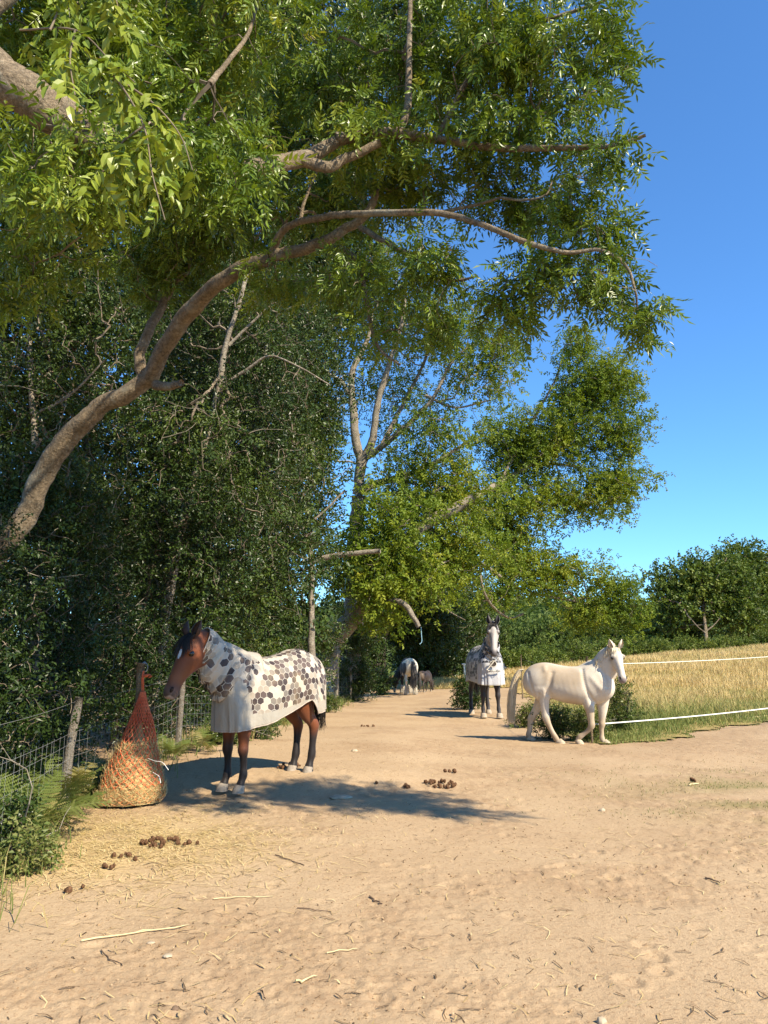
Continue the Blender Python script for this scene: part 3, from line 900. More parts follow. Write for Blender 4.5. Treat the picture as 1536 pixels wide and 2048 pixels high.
def rug_shell(L, girth, hem, H, ns=180, nv=46, clear=0.022, zplain=None, xf=0.565, folds=0.010, seed=1, pull=1.0):
    """the body of a rug as a poncho: from the spine out over the back and down to a hem that varies round the horse"""
    s = np.linspace(0, 2 * np.pi, ns, endpoint=False)
    cs, sn = np.cos(s), np.sin(s)
    e = 2 / 4.2
    xr_, xc = 0.552, (xf - 0.552) / 2
    A = (xf + xr_) / 2
    X = (xc + A * np.sign(cs) * np.abs(cs) ** e) * L
    W = (np.interp(X / L, TORSO[:, 0], TORSO[:, 3]) * girth)
    W = np.maximum(W, 0.150 * girth) + clear
    Y = W * np.sign(sn) * np.abs(sn) ** e
    rx = np.clip(X, -0.44 * L, 0.285 * L)
    rz_ = np.interp(rx / L, TORSO[:, 0], TORSO[:, 1]) + clear * 0.6
    zm = np.where(X > 0.36 * L, 0.72, 0.735)
    hz = hem(X / L, np.sign(sn))
    v = np.linspace(0, 1, nv)
    ph = np.clip(v / 0.5, 0, 1) * np.pi / 2
    dn = np.clip((v - 0.5) / 0.5, 0, 1)
    hor = np.sin(ph) ** 1.0
    ZZ = rz_[None] - (rz_ - zm)[None] * (1 - np.cos(ph))[:, None]
    ZZ = ZZ - dn[:, None] * (zm - hz)[None]
    fl = folds * np.sin(s * 11 + 2.3 * np.sin(3 * s + seed)) + folds * 0.8 * np.sin(s * 23 + 3.0 * np.sin(2 * s + seed * 2)) * (0.4 + 0.6 * np.sin(s * 2 + seed)) + folds * 0.25 * np.sin(s * 41 + 4 * np.sin(5 * s))
    out = 1 + (0.05 * dn - 0.06 * dn ** 2 * pull)[:, None] + (dn ** 0.8)[:, None] * fl[None] / 0.2
    XX = rx[None] + (X - rx)[None] * hor[:, None]
    YY = Y[None] * hor[:, None]
    cx_ = np.clip(X, -0.38 * L, 0.42 * L)[None]
    XX = cx_ * (dn[:, None] > 0) + (XX - cx_ * (dn[:, None] > 0)) * out
    YY = YY * out
    # diagonal drag lines
    drag = 0.004 * np.sin(22 * XX + 15 * ZZ + seed) * np.sin(ph)[:, None]
    YY = YY + np.sign(YY) * drag
    V = np.stack([XX, YY, ZZ], -1)
    us = np.concatenate([[0], np.cumsum(np.hypot(np.diff(X), np.diff(Y)))]) * H
    vs = np.concatenate([np.zeros((1, ns)), np.cumsum(np.linalg.norm(np.diff(V, axis=0), axis=2), 0)]) * H
    mask = np.ones((nv, ns))
    if zplain is not None: mask = (ZZ > zplain(XX / L, ZZ)).astype(float)
    return V.reshape(-1, 3) * H, ring_faces(nv, ns)[:, ::-1], np.stack([np.repeat(us[None], nv, 0), vs, mask], -1).reshape(-1, 3)

def neck_cover(keys, H, grow=0.020, n=14, k=56, ripples=0.019, plain_deg=52, lat=(0, 1, 0), seed=0, flare=0.03):
    kk = catmull(keys, n)
    P = kk[:, :3]; q = np.linspace(0, 1, len(P))
    a = kk[:, 3] + grow; b = kk[:, 4] + grow
    t = nrm(np.gradient(P, axis=0))
    lat = np.broadcast_to(np.asarray(lat, float), P.shape)
    lv = nrm(lat - (lat * t).sum(1, keepdims=True) * t); up = np.cross(t, lv)
    up = up * np.sign(up[:, 2:3] + 1e-9)
    ph = np.linspace(-np.pi, np.pi, k, endpoint=False)
    cp = np.cos(ph)
    thr = np.clip(0.5 - 0.5 * cp, 0, 1) ** 1.1                     # 1 under the throat
    rip = ripples * thr[None] * (np.sin(q[:, None] * 46 + 2.2 * np.abs(ph)[None] + seed) + 0.6 * np.sin(q[:, None] * 78 + seed + ph[None] * 1.5))
    fl_ = flare * ((1 - q) ** 2)[:, None] * (0.12 + 0.88 * thr[None])
    rip = rip + fl_
    sag = 0.030 * (thr ** 2)[None] * np.sin(np.pi * np.clip(q * 1.1, 0, 1))[:, None]
    v = P[:, None] + up[:, None] * ((a[:, None] + rip + sag) * cp[None])[..., None] + lv[:, None] * ((b[:, None] + rip * 0.9) * np.sin(ph)[None])[..., None]
    along = np.concatenate([[0], np.cumsum(np.linalg.norm(np.diff(P, axis=0), axis=1))]) * H
    cloth = np.stack([np.repeat(along[:, None], k, 1), (ph[None] * (a + b)[:, None] / 2) * H, np.where(np.abs(ph)[None] > R(plain_deg), 1.0, 0.0) * (q > 0.17)[:, None]], -1)
    return v.reshape(-1, 3) * H, ring_faces(len(P), k), cloth.reshape(-1, 3)

def local(loc, rz, H):
    """returns a function: photo pixel + sideways offset -> (x, z) in the horse's own unit frame"""
    c, s = math.cos(rz), math.sin(rz)
    fwd = np.array([c, s, 0]); left = np.array([-s, c, 0]); lc = np.array(loc)
    def fn(px, py, yl):
        d = ray(px, py)
        tt = (yl * H - (CAM - lc) @ left) / (d @ left)
        p = CAM + d * tt - lc
        return (float(p @ fwd) / H, float(p[2]) / H)
    return fn
def dir_local(rz, w):
    c, s = math.cos(rz), math.sin(rz)
    return np.array([w[0] * c + w[1] * s, -w[0] * s + w[1] * c, w[2]])

# ================================================================== the bay in the hexagon rug
H = 1.46
loc = np.array([-1.27, 9.35, 0.0]); rz = R(180 + 51)
fa, fb = on_ground(456, 1590), on_ground(603, 1544)
loc[2] = 0.09
tilt = R(4.5)
NK = [(0.20, 0, 0.79, 0.17, 0.105), (0.34, 0, 0.845, 0.185, 0.108), (0.47, 0, 0.925, 0.158, 0.094), (0.58, 0, 1.005, 0.128, 0.078), (0.65, 0, 1.09, 0.108, 0.066), (0.71, 0, 1.122, 0.098, 0.060), (0.75, 0, 1.115, 0.07, 0.05)]
def bay_coat(v, fr):
    c = lerp_cols(v, (0.165, 0.047, 0.014))
    c = blendc(c, sstep(0.40, 0.25, v[:, 2] + 0.10 * vn3(v, 6)) * (v[:, 0] < 0.6), (0.016, 0.011, 0.009))
    ht, hl, hu = head_t(v, fr)
    on = (ht > -0.1) & (np.abs(hl) < 0.2) & (v[:, 0] > 0.62)
    c = blendc(c, on * sstep(0.45, 0.75, ht) * 0.35, (0.25, 0.095, 0.032))
    c = blendc(c, on * sstep(0.74, 0.95, ht + 0.05 * vn3(v, 20)), (0.060, 0.038, 0.030))
    c = blendc(c, on * sstep(0.35, 0.10, ht) * sstep(0.02, 0.07, hu) * 0.7, (0.05, 0.018, 0.008))
    c = blendc(c, on * (np.exp(-((hl - 0.006) / 0.013) ** 2 - ((ht - 0.36) / 0.085) ** 2) > 0.4) * (hu > 0.02), (0.75, 0.70, 0.64))
    c = blendc(c, on * sstep(1.0, 1.03, ht) * (hu < 0.02) * 0.5, (0.5, 0.4, 0.36))
    return c
def bay_hair(fr):
    rg = np.random.default_rng(5)
    poll, ax, lat, up, ln, s = fr
    out = []
    fl = []
    for i in range(70):
        o = lat * rg.normal(0, 0.028)
        b = poll + up * 0.045 + o - ax * 0.02
        fl.append(np.array([b, b + up * 0.030 + ax * 0.05, b + up * 0.032 + ax * 0.12 + o * 0.7, b + up * 0.018 + ax * rg.uniform(0.15, 0.22) + o * 1.2]))
    out.append(('forelock', fl, 0.006, M['hair_black']))
    path = [(-0.505, 0, 0.86), (-0.55, 0, 0.76), (-0.555, 0.0, 0.62), (-0.545, 0.0, 0.46), (-0.54, 0.0, 0.30)]
    out.append(('tail', fall(path, 190, 0.012, 0.045, rg, 0.010), 0.0055, M['hair_black']))
    return out
bay = dict(H=H, L=0.97, girth=1.0, voxel=0.0105, neck=NK, poll=(0.742, 0, 1.155), nose=(0.982, 0.0, 0.77), head_lat=(0, 1, 0),
           legs=[leg(FRONT, 1.08, 0.085, 0.0, 0.05), leg(FRONT, 1.08, -0.085, 0.0, 0.065), leg(HIND, 1, 0.095, -0.02, 0.045), leg(HIND, 1, -0.095, 0.015, 0.075)],
           coat=bay_coat, hair=bay_hair, ear_col=(0.05, 0.022, 0.012), ear_fwd=-0.15, ear_out=0.25)
horse_bay, fr = horse('horse', 'brown horse in a hexagon patterned rug with neck cover, standing beside the hay net', loc, rz, bay, tilt)
M['rug_bay'] = rug_hex_material('hexagon_rug_cloth', 0.075, [(0.47, 0.395, 0.305), (0.17, 0.145, 0.12), (0.10, 0.070, 0.060), (0.048, 0.033, 0.030)], c3(0.34, 0.305, 0.25), c3(0.46, 0.42, 0.35), (0.40, 0.29, 0.16), 0.5)
def hem_bay(x, sg):
    h = np.interp(x, [-0.60, -0.50, -0.40, -0.33, -0.27, -0.15, 0.05, 0.25, 0.40, 0.60], [0.50, 0.49, 0.475, 0.475, 0.60, 0.565, 0.515, 0.47, 0.455, 0.45])
    return h
def zplain_bay(x, z):
    return np.interp(x, [-0.6, -0.33, -0.30, -0.2, 0.0, 0.25, 0.36, 0.42, 0.6], [0.58, 0.565, 0.60, 0.60, 0.58, 0.56, 0.56, 0.80, 0.86])
rv, rf, rc = rug_shell(0.97, 1.0, hem_bay, H, clear=0.028, zplain=zplain_bay, folds=0.015, xf=0.545)
rug = cloth_obj('rug', rv, rf, M['rug_bay'], horse_bay, rc)
NKC = [(0.27, 0, 0.80, 0.205, 0.135), (0.36, 0, 0.845, 0.185, 0.115), (0.47, 0, 0.925, 0.160, 0.096), (0.58, 0, 1.005, 0.130, 0.080), (0.65, 0, 1.09, 0.112, 0.070), (0.695, 0, 1.118, 0.106, 0.066)]
nv_, nf_, nc_ = neck_cover(NKC, H)
cloth_obj('neck_cover', nv_, nf_, M['rug_bay'], horse_bay, nc_)
# bindings along the hem and the neck edge
def edge_binding(name, loop, parent, mat, r=0.006):
    P = np.vstack([loop, loop[:1]])
    tv, tf = tube(P, r, 6, caps=False)
    link(name, mesh(name, tv, tf, mat, True), parent)
M['binding'] = plain('rug_binding', (0.42, 0.34, 0.27), 0.7, 0.2, 0.2, 20)
M['strap'] = plain('rug_strap', (0.50, 0.45, 0.37), 0.7, 0.2, 0.15, 20)
ns = 180
edge_binding('binding', rv[-ns:], horse_bay, M['binding'], 0.007)
edge_binding('neck_binding', nv_[-56:], horse_bay, M['binding'], 0.007)
edge_binding('shoulder_binding', nv_[:56], horse_bay, M['binding'], 0.008)

# ================================================================== the white pony walking to the right
H = 1.40
fw_ = on_ground(1140, 1486)
loc = np.array([fw_[0], fw_[1], fw_[2]]); rz = R(-27)
lp = local(loc, rz, H)
yn, yf_ = -0.085, 0.085
Lw = 1.10
def joints(px, yl):
    return [lp(a, b, yl) for a, b in px]
nh = [(-0.33 * Lw, 0.80), (-0.30 * Lw, 0.67)] + joints([(1090, 1381), (1088, 1400), (1090, 1424), (1092, 1435), (1096, 1447), (1104, 1463), (1112, 1477), (1116, 1484), (1119, 1488.5), (1122, 1494)], -0.10)
fh = [(-0.33 * Lw, 0.80), (-0.31 * Lw, 0.67)] + joints([(1090, 1385), (1079, 1408), (1069, 1426), (1063, 1437), (1061, 1447), (1059, 1460), (1057, 1470), (1059, 1476), (1061, 1480), (1063, 1485)], 0.10)
nf = [(0.35 * Lw, 0.73)] + joints([(1176, 1392), (1179, 1415), (1182, 1439), (1183, 1451), (1178, 1459), (1169, 1467), (1160, 1473), (1156, 1478), (1156, 1483), (1159, 1489)], -0.085)
ff_ = [(0.37 * Lw, 0.73)] + joints([(1204, 1395), (1205, 1418), (1204, 1438), (1204, 1448), (1203, 1457), (1203.5, 1468), (1204, 1477), (1207, 1483), (1210, 1488), (1213, 1494)], 0.085)
def fixz(p): return [(x, max(z, 0.0)) for x, z in p]
nh, fh, nf, ff_ = map(fixz, (nh, fh, nf, ff_))
for q in (nh, fh, ff_): q[-1] = (q[-1][0], 0.0)
hd = dir_local(rz, (0.06, -0.46, -0.86)); hd = hd / np.linalg.norm(hd)
px_, pz_ = lp(1229, 1299, -0.03)
pollw = np.array([px_, -0.03, pz_])
nosew = pollw + hd * 0.43
latw = dir_local(rz, (0.99, 0.10, 0.0))
NKW = [(0.22, 0, 0.79, 0.18, 0.10), (0.37, 0, 0.845, 0.195, 0.105), (0.47, 0.0, 0.925, 0.175, 0.092), tuple((np.array([0.44, 0.0, 0.88]) * 0.42 + pollw * 0.58)) + (0.155, 0.084), tuple(np.array([0.44, 0, 0.88]) * 0.18 + pollw * 0.82 + np.array([0, 0, -0.012])) + (0.122, 0.072),
       tuple(pollw + np.array([0.0, 0.0, -0.045])) + (0.088, 0.062), tuple(pollw + hd * 0.05 + np.array([0.02, 0, -0.04])) + (0.06, 0.05)]
def white_coat(v, fr):
    c = lerp_cols(v, (0.63, 0.545, 0.43))
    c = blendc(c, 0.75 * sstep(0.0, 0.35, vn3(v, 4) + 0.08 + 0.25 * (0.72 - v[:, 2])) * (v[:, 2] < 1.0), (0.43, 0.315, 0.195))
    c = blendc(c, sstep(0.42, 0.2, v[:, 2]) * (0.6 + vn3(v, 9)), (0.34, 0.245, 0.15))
    c = blendc(c, 0.35 * (np.abs(vn3(v, 26)) < 0.05) * (v[:, 2] > 0.3), (0.50, 0.41, 0.32))
    ht, hl, hu = head_t(v, fr)
    on = (ht > 0.0) & (ht < 1.15) & (np.abs(hl) < 0.11) & (np.abs(hu) < 0.16)
    c = blendc(c, on * 0.8, (0.62, 0.55, 0.45))
    c = blendc(c, on * sstep(0.85, 1.0, ht + 0.06 * vn3(v, 25)) * 0.9, (0.16, 0.125, 0.125))
    c = blendc(c, on * 0.55 * np.exp(-((ht - 0.30) / 0.06) ** 2 - ((np.abs(hl) - 0.066) / 0.022) ** 2), (0.10, 0.08, 0.07))
    return c
def white_hair(fr):
    rg = np.random.default_rng(8)
    poll, ax, lat, up, ln, s = fr
    out = []
    cr = catmull([(k[0], k[1], k[2] + k[3] * 0.9) for k in NKW[1:6]], 20)
    man = []
    for i in range(260):
        b = cr[rg.integers(4, len(cr))] + rg.normal(0, 0.006, 3)
        sd = np.array([0.0, -1.0, 0]) if rg.random() < 0.75 else np.array([0, 1.0, 0])
        l = rg.uniform(0.06, 0.15)
        man.append(np.array([b, b + sd * 0.045 + np.array([0.0, 0, 0.012]), b + sd * 0.078 + np.array([-0.01, 0, -l * 0.5]), b + sd * 0.085 + np.array([-0.02, 0, -l])]))
    out.append(('mane', man, 0.007, M['hair_cream']))
    fl = []
    for i in range(26):
        o = lat * rg.normal(0, 0.022)
        b = poll + up * 0.05 + o
        fl.append(np.array([b, b + up * 0.02 + ax * 0.03, b + up * 0.012 + ax * rg.uniform(0.08, 0.13) + o * 0.4]))
    out.append(('forelock', fl, 0.006, M['hair_cream']))
    path = [(-0.515 * Lw, 0, 0.90), (-0.57 * Lw, 0.0, 0.88), (-0.635 * Lw, 0.0, 0.74), (-0.67 * Lw, 0.0, 0.55), (-0.685 * Lw, 0.0, 0.36), (-0.69 * Lw, 0.0, 0.20)]
    out.append(('tail', fall(path, 480, 0.014, 0.050, rg, 0.012), 0.0042, M['hair_cream']))
    return out
white = dict(H=H, L=Lw, girth=1.02, voxel=0.0105, neck=NKW, poll=pollw, nose=nosew, head_lat=latw,
             legs=[leg_px(HIND, nh, -0.095, -0.10), leg_px(HIND, fh, 0.095, 0.10), leg_px(FRONT, nf, -0.085, -0.085), leg_px(FRONT, ff_, 0.085, 0.085)],
             coat=white_coat, hair=white_hair, ear_col=(0.66, 0.56, 0.42), ear_fwd=0.25, ear_out=0.38, hoof_mat=plain('pale_hoof_horn', (0.42, 0.34, 0.24), 0.7, 0.25, 0.25, 25))
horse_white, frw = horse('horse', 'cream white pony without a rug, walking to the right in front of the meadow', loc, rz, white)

# ================================================================== the grey horse facing the camera in its rug
H = 1.70
loc = on_ground(982, 1437) + np.array([-0.06, 0.62, 0]); loc[2] = gz(loc[0], loc[1]); rz = R(-90 + 5)
NKG = [(0.22, 0, 0.80, 0.17, 0.105), (0.36, 0, 0.86, 0.185, 0.108), (0.47, 0, 0.97, 0.155, 0.095), (0.55, 0, 1.09, 0.125, 0.080), (0.605, 0, 1.20, 0.108, 0.068), (0.64, 0, 1.255, 0.098, 0.06), (0.67, 0, 1.26, 0.07, 0.05)]
def grey_coat(v, fr):
    c = lerp_cols(v, (0.11, 0.10, 0.10))
    c = blendc(c, sstep(0.55, 0.4, v[:, 2]), (0.035, 0.030, 0.030))
    ht, hl, hu = head_t(v, fr)
    on = (ht > -0.02) & (v[:, 0] > 0.5) & (v[:, 2] > 0.85)
    c = blendc(c, on * 0.9, (0.42, 0.37, 0.33))
    c = blendc(c, on * sstep(0.05, 0.3, vn3(v, 16)) * 0.5, (0.17, 0.15, 0.14))
    c = blendc(c, on * sstep(0.82, 0.98, ht), (0.10, 0.085, 0.085))
    c = blendc(c, on * 0.5 * (np.exp(-((hl) / 0.018) ** 2 - ((ht - 0.7) / 0.2) ** 2)) * (hu > 0.02), (0.50, 0.45, 0.42))
    return c
def grey_hair(fr):
    rg = np.random.default_rng(9)
    poll, ax, lat, up, ln, s = fr
    fl = []
    for i in range(60):
        o = lat * rg.normal(0, 0.03)
        b = poll + up * 0.045 + o - ax * 0.02
        fl.append(np.array([b, b + up * 0.03 + ax * 0.04, b + up * 0.025 + ax * 0.09 + o * 0.6, b + up * 0.018 + ax * rg.uniform(0.11, 0.17) + o]))
    path = [(-0.505, 0, 0.86), (-0.55, 0, 0.76), (-0.555, 0.0, 0.60), (-0.545, 0.0, 0.42), (-0.54, 0.0, 0.26)]
    return [('forelock', fl, 0.006, M['hair_black']), ('tail', fall(path, 90, 0.012, 0.05, rg), 0.008, M['hair_grey'])]
grey = dict(H=H, L=1.0, girth=1.0, voxel=0.013, neck=NKG, poll=(0.655, 0, 1.285), nose=(0.835, -0.035, 0.87), head_lat=(0.19, 1, 0),
            legs=[leg(FRONT, 1, 0.10, 0.02, 0.05), leg(FRONT, 1, -0.09, -0.01, 0.0), leg(HIND, 1, 0.11, 0.02, 0.0), leg(HIND, 1, -0.11, -0.03, 0.04)],
            coat=grey_coat, hair=grey_hair, ear_col=(0.07, 0.06, 0.06), ear_fwd=0.2, ear_out=0.18, hoof=1.12, hoof_mat=plain('dusty_hoof_horn', (0.34, 0.28, 0.21), 0.8, 0.2, 0.25, 25))
horse_grey, frg = horse('horse', 'dark grey horse with a pale face and a rug, facing the camera on the path', loc, rz, grey)
M['rug_grey'] = rug_hex_material('black_white_rug_cloth', 0.085, [(0.46, 0.45, 0.46), (0.22, 0.21, 0.22), (0.07, 0.065, 0.075), (0.035, 0.033, 0.040)], c3(0.46, 0.455, 0.46), c3(0.5, 0.5, 0.5), (0.30, 0.25, 0.2), 0.42)
def hem_grey(x, sg):
    return np.interp(x, [-0.60, -0.40, -0.2, 0.05, 0.25, 0.42, 0.60], [0.47, 0.47, 0.50, 0.50, 0.49, 0.47, 0.455])
def zplain_grey(x, z):
    return np.interp(x, [-0.6, 0.0, 0.36, 0.40, 0.6], [0.56, 0.53, 0.53, 0.74, 0.76])
rv, rf, rc = rug_shell(1.0, 1.02, hem_grey, H, ns=140, clear=0.034, zplain=zplain_grey, xf=0.60, folds=0.017, seed=3, pull=0.6)
cloth_obj('rug', rv, rf, M['rug_grey'], horse_grey, rc, 0.010)
NKGC = [(0.30, 0, 0.80, 0.20, 0.15), (0.37, 0, 0.865, 0.185, 0.118), (0.46, 0, 0.955, 0.160, 0.100), (0.52, 0, 1.04, 0.138, 0.088)]
nv_, nf_, nc_ = neck_cover(NKGC, H, plain_deg=20, ripples=0.008, seed=2)
cloth_obj('neck_cover', nv_, nf_, M['rug_grey'], horse_grey, nc_)
edge_binding('binding', rv[-140:], horse_grey, M['strap'], 0.008)
# the chest opening with its straps
def front_pt(y, z, x=0.628): return np.array([x - 0.9 * y * y, y, z]) * H
ov = []
for a in np.linspace(0, 2 * np.pi, 14, endpoint=False):
    q = abs(math.sin(a * 0.5 + math.pi / 4))
    ov.append(front_pt(-0.012 + 0.045 * math.cos(a), 0.745 + 0.042 * math.sin(a), 0.640 + 0.02))
oc = np.array(ov)
inner = (oc - oc.mean(0)) * 0.85 + oc.mean(0) - np.array([0.01, 0, 0])
M['chest'] = plain('dark_chest_hair', (0.05, 0.036, 0.03), 0.7, 0.2, 0.2, 30)
rl = np.vstack([oc, inner, oc.mean(0)[None] - np.array([[0.012, 0, 0]])])
k = 14
fq = ring_faces(2, k)
ftri = np.array([[k + i, k + (i + 1) % k, 2 * k] for i in range(k)])
link('chest_opening', mesh('chest_opening', rl, [fq, ftri], M['chest'], False), horse_grey)
edge_binding('opening_binding', oc, horse_grey, M['strap'], 0.010)
for (y0, z0, y1, z1) in ((-0.10, 0.665, 0.015, 0.80), (-0.085, 0.652, 0.085, 0.648)):
    pts = np.array([front_pt(y0 + (y1 - y0) * q, z0 + (z1 - z0) * q, 0.655) for q in np.linspace(0, 1, 9)])
    tv, tf = tube(pts, 0.017, 6); link('chest_strap', mesh('chest_strap', tv, tf, M['strap'], True), horse_grey)
for y in (-0.045, 0.05):
    pts = np.array([front_pt(y + 0.02 * math.cos(a), 0.650 + 0.016 * math.sin(a), 0.672) for a in np.linspace(0, 6.283, 13)])
    tv, tf = tube(pts, 0.006, 5, caps=False); link('buckle', mesh('buckle', tv, tf, M['wire'], True), horse_grey)

# ================================================================== the piebald cob grazing, seen from behind
H = 1.40
loc = on_ground(817, 1388); rz = R(90 + 9)
NKC_ = [(0.22, 0, 0.77, 0.18, 0.115), (0.38, 0, 0.76, 0.175, 0.112), (0.52, 0.05, 0.68, 0.145, 0.095), (0.66, 0.12, 0.54, 0.125, 0.08), (0.78, 0.18, 0.42, 0.105, 0.07), (0.83, 0.20, 0.37, 0.085, 0.06)]
def cob_coat(v, fr):
    c = lerp_cols(v, (0.72, 0.64, 0.50))
    n = vn3(v, 2.5, 4) * 0.3
    c = blendc(c, sstep(0.02, 0.06, v[:, 0] - 0.06 + n), (0.022, 0.018, 0.017))
    c = blendc(c, sstep(0.0, 0.03, (v[:, 1] - 0.145) + n * 0.25) * (v[:, 2] > 0.45) * (v[:, 2] < 0.86), (0.03, 0.025, 0.022))
    c = blendc(c, sstep(0.3, 0.1, v[:, 2]) * 0.5, (0.55, 0.43, 0.29))
    return c
def cob_hair(fr):
    rg = np.random.default_rng(10)
    out = []
    path = [(-0.505, -0.02, 0.90), (-0.57, -0.04, 0.80), (-0.575, -0.045, 0.62), (-0.56, -0.05, 0.42), (-0.55, -0.05, 0.17)]
    out.append(('tail', fall(path, 260, 0.02, 0.085, rg, 0.02, 0.15), 0.010, M['hair_grey']))
    man = []
    for i in range(120):
        q = rg.random()
        b = np.array([0.34 + 0.46 * q, 0.18 * q, 0.93 - 0.46 * q])
        man.append(np.array([b, b + np.array([0, 0.09, 0.0]), b + np.array([0.0, 0.14, -0.16]), b + np.array([0.0, 0.14, -0.34 - 0.1 * rg.random()])]) + rg.normal(0, 0.008, (4, 3)))
    out.append(('mane', man, 0.012, M['hair_black']))
    fe = []
    for x, y in ((-0.36, 0.12), (-0.36, -0.12), (0.33, 0.11), (0.33, -0.11)):
        fe = []
        for i in range(70):
            a = rg.uniform(0, 6.283)
            b = np.array([x + 0.035 * math.cos(a), y + 0.035 * math.sin(a), rg.uniform(0.10, 0.26)])
            d = np.array([math.cos(a), math.sin(a), 0])
            fe.append(np.array([b, b + d * 0.02 + (0, 0, -0.04), b * (1, 1, 0) + d * rg.uniform(0.03, 0.05) + (0, 0, 0.01)]))
        out.append(('feather', fe, 0.008, M['hair_white']))
    return out
cob = dict(H=H, L=1.02, girth=1.22, voxel=0.015, neck=NKC_, poll=(0.84, 0.20, 0.40), nose=(0.90, 0.24, 0.02), head_lat=(-0.1, 1, 0),
           legs=[leg(FRONT, 1, 0.115, 0, 0.05), leg(FRONT, 1, -0.115, 0, -0.03), leg(HIND, 1, 0.12, 0.02, 0.03), leg(HIND, 1, -0.12, -0.01, -0.01)],
           coat=cob_coat, hair=cob_hair, ear_col=(0.02, 0.018, 0.017), hoof=1.25)
horse_cob, _ = horse('horse', 'piebald cob with white hindquarters and thick grey tail, grazing with its back turned', loc, rz, cob)

# ================================================================== the small dark pony beyond
H = 0.86
loc = on_ground(850, 1384); rz = R(90 - 28)
NKP = [(0.22, 0, 0.77, 0.17, 0.11), (0.38, 0, 0.74, 0.165, 0.11), (0.55, 0.0, 0.62, 0.14, 0.09), (0.68, 0.0, 0.50, 0.115, 0.08), (0.76, 0.0, 0.42, 0.10, 0.07)]
def pony_coat(v, fr):
    c = lerp_cols(v, (0.032, 0.020, 0.016))
    return blendc(c, sstep(-0.40, -0.52, v[:, 0]) * (v[:, 1] < 0.05), (0.12, 0.085, 0.06))
def pony_hair(fr):
    rg = np.random.default_rng(11)
    path = [(-0.505, 0.0, 0.88), (-0.56, 0.0, 0.78), (-0.565, 0.0, 0.60), (-0.55, 0.0, 0.38), (-0.54, 0.0, 0.15)]
    return [('tail', fall(path, 70, 0.02, 0.06, rg, 0.02, 0.15), 0.013, M['hair_grey'])]
pony = dict(H=H, L=1.1, girth=1.15, voxel=0.016, neck=NKP, poll=(0.78, 0, 0.45), nose=(0.90, 0.0, 0.06), head_lat=(0, 1, 0),
            legs=[leg(FRONT, 1.1, 0.10), leg(FRONT, 1.1, -0.10, 0, 0.05), leg(HIND, 1.1, 0.11), leg(HIND, 1.1, -0.11, 0, 0.04)],
            coat=pony_coat, hair=pony_hair, ear_col=(0.04, 0.03, 0.025), hoof=1.1)
horse_pony, _ = horse('horse', 'small dark brown pony grazing beyond the piebald cob at the end of the path', loc, rz, pony)
# ================================================================== TREES
def leaflet(L, w, fold=0.18, sides=2):
    """one leaf blade along +x, folded on its midrib"""
    if sides == 1:
        v = np.array([[0, 0, 0], [0.42 * L, w / 2, fold * w], [L, 0, -0.06 * L], [0.42 * L, -w / 2, fold * w]])
        return v, np.array([[0, 1, 2], [0, 2, 3]])
    v = np.array([[0, 0, 0], [0.28 * L, w * 0.46, fold * w], [0.66 * L, w * 0.40, fold * w * 0.9 - 0.03 * L], [L, 0, -0.10 * L], [0.66 * L, -w * 0.40, fold * w * 0.9 - 0.03 * L], [0.28 * L, -w * 0.46, fold * w], [0.5 * L, 0, 0.0]])
    return v, np.array([[0, 1, 6], [1, 2, 6], [2, 3, 6], [3, 4, 6], [4, 5, 6], [5, 0, 6]])

def rotz(v, a):
    c, s = math.cos(a), math.sin(a)
    return np.stack([v[:, 0] * c - v[:, 1] * s, v[:, 0] * s + v[:, 1] * c, v[:, 2]], -1)
def rotx(v, a):
    c, s = math.cos(a), math.sin(a)
    return np.stack([v[:, 0], v[:, 1] * c - v[:, 2] * s, v[:, 1] * s + v[:, 2] * c], -1)
def roty(v, a):
    c, s = math.cos(a), math.sin(a)
    return np.stack([v[:, 0] * c + v[:, 2] * s, v[:, 1], -v[:, 0] * s + v[:, 2] * c], -1)

def ash_leaf(rg, length=0.26, pairs=4, L=0.075, w=0.023, sides=1, droop=0.5, stalk=True):
    parts = []
    for i in range(pairs):
        q = 0.30 + 0.62 * i / pairs
        x = q * length; z = -droop * length * q * q * 0.5
        for sg in (-1, 1):
            v, f = leaflet(L * rg.uniform(0.8, 1.12), w * rg.uniform(0.85, 1.15), rg.uniform(0.1, 0.35), sides)
            v = rotx(v, rg.normal(0, 0.35)); v = roty(v, rg.uniform(0.0, 0.5)); v = rotz(v, sg * rg.uniform(0.75, 1.1))
            parts.append((v + [x, 0, z], f))
    v, f = leaflet(L * 1.1, w, 0.2, sides)
    parts.append((roty(v, 0.5) + [length * 0.95, 0, -droop * length * 0.45], f))
    if stalk:
        k = [0, 0.35, 0.7, 0.97]; p = [np.array([q * length, 0, -droop * length * q * q * 0.5]) for q in k]
        for a, b in zip(p[:-1], p[1:]):
            parts.append((np.array([a + [0, 0.0012, 0], a - [0, 0.0012, 0], b]), np.array([[0, 1, 2]])))
    return cat_parts(parts)

def sprig(rg, n=7, length=0.16, L=0.05, w=0.026, sides=1, spread=1.0):
    parts = []
    for i in range(n):
        q = (i + 0.6) / n
        v, f = leaflet(L * rg.uniform(0.75, 1.15), w * rg.uniform(0.8, 1.2), rg.uniform(0.1, 0.4), sides)
        v = roty(v, rg.normal(0.1, 0.5)); v = rotz(v, (1 if i % 2 else -1) * rg.uniform(0.4, 1.3) * spread); v = rotx(v, rg.uniform(-0.9, 0.9))
        parts.append((v + [q * length, 0, rg.normal(0, 0.008)], f))
    return cat_parts(parts)

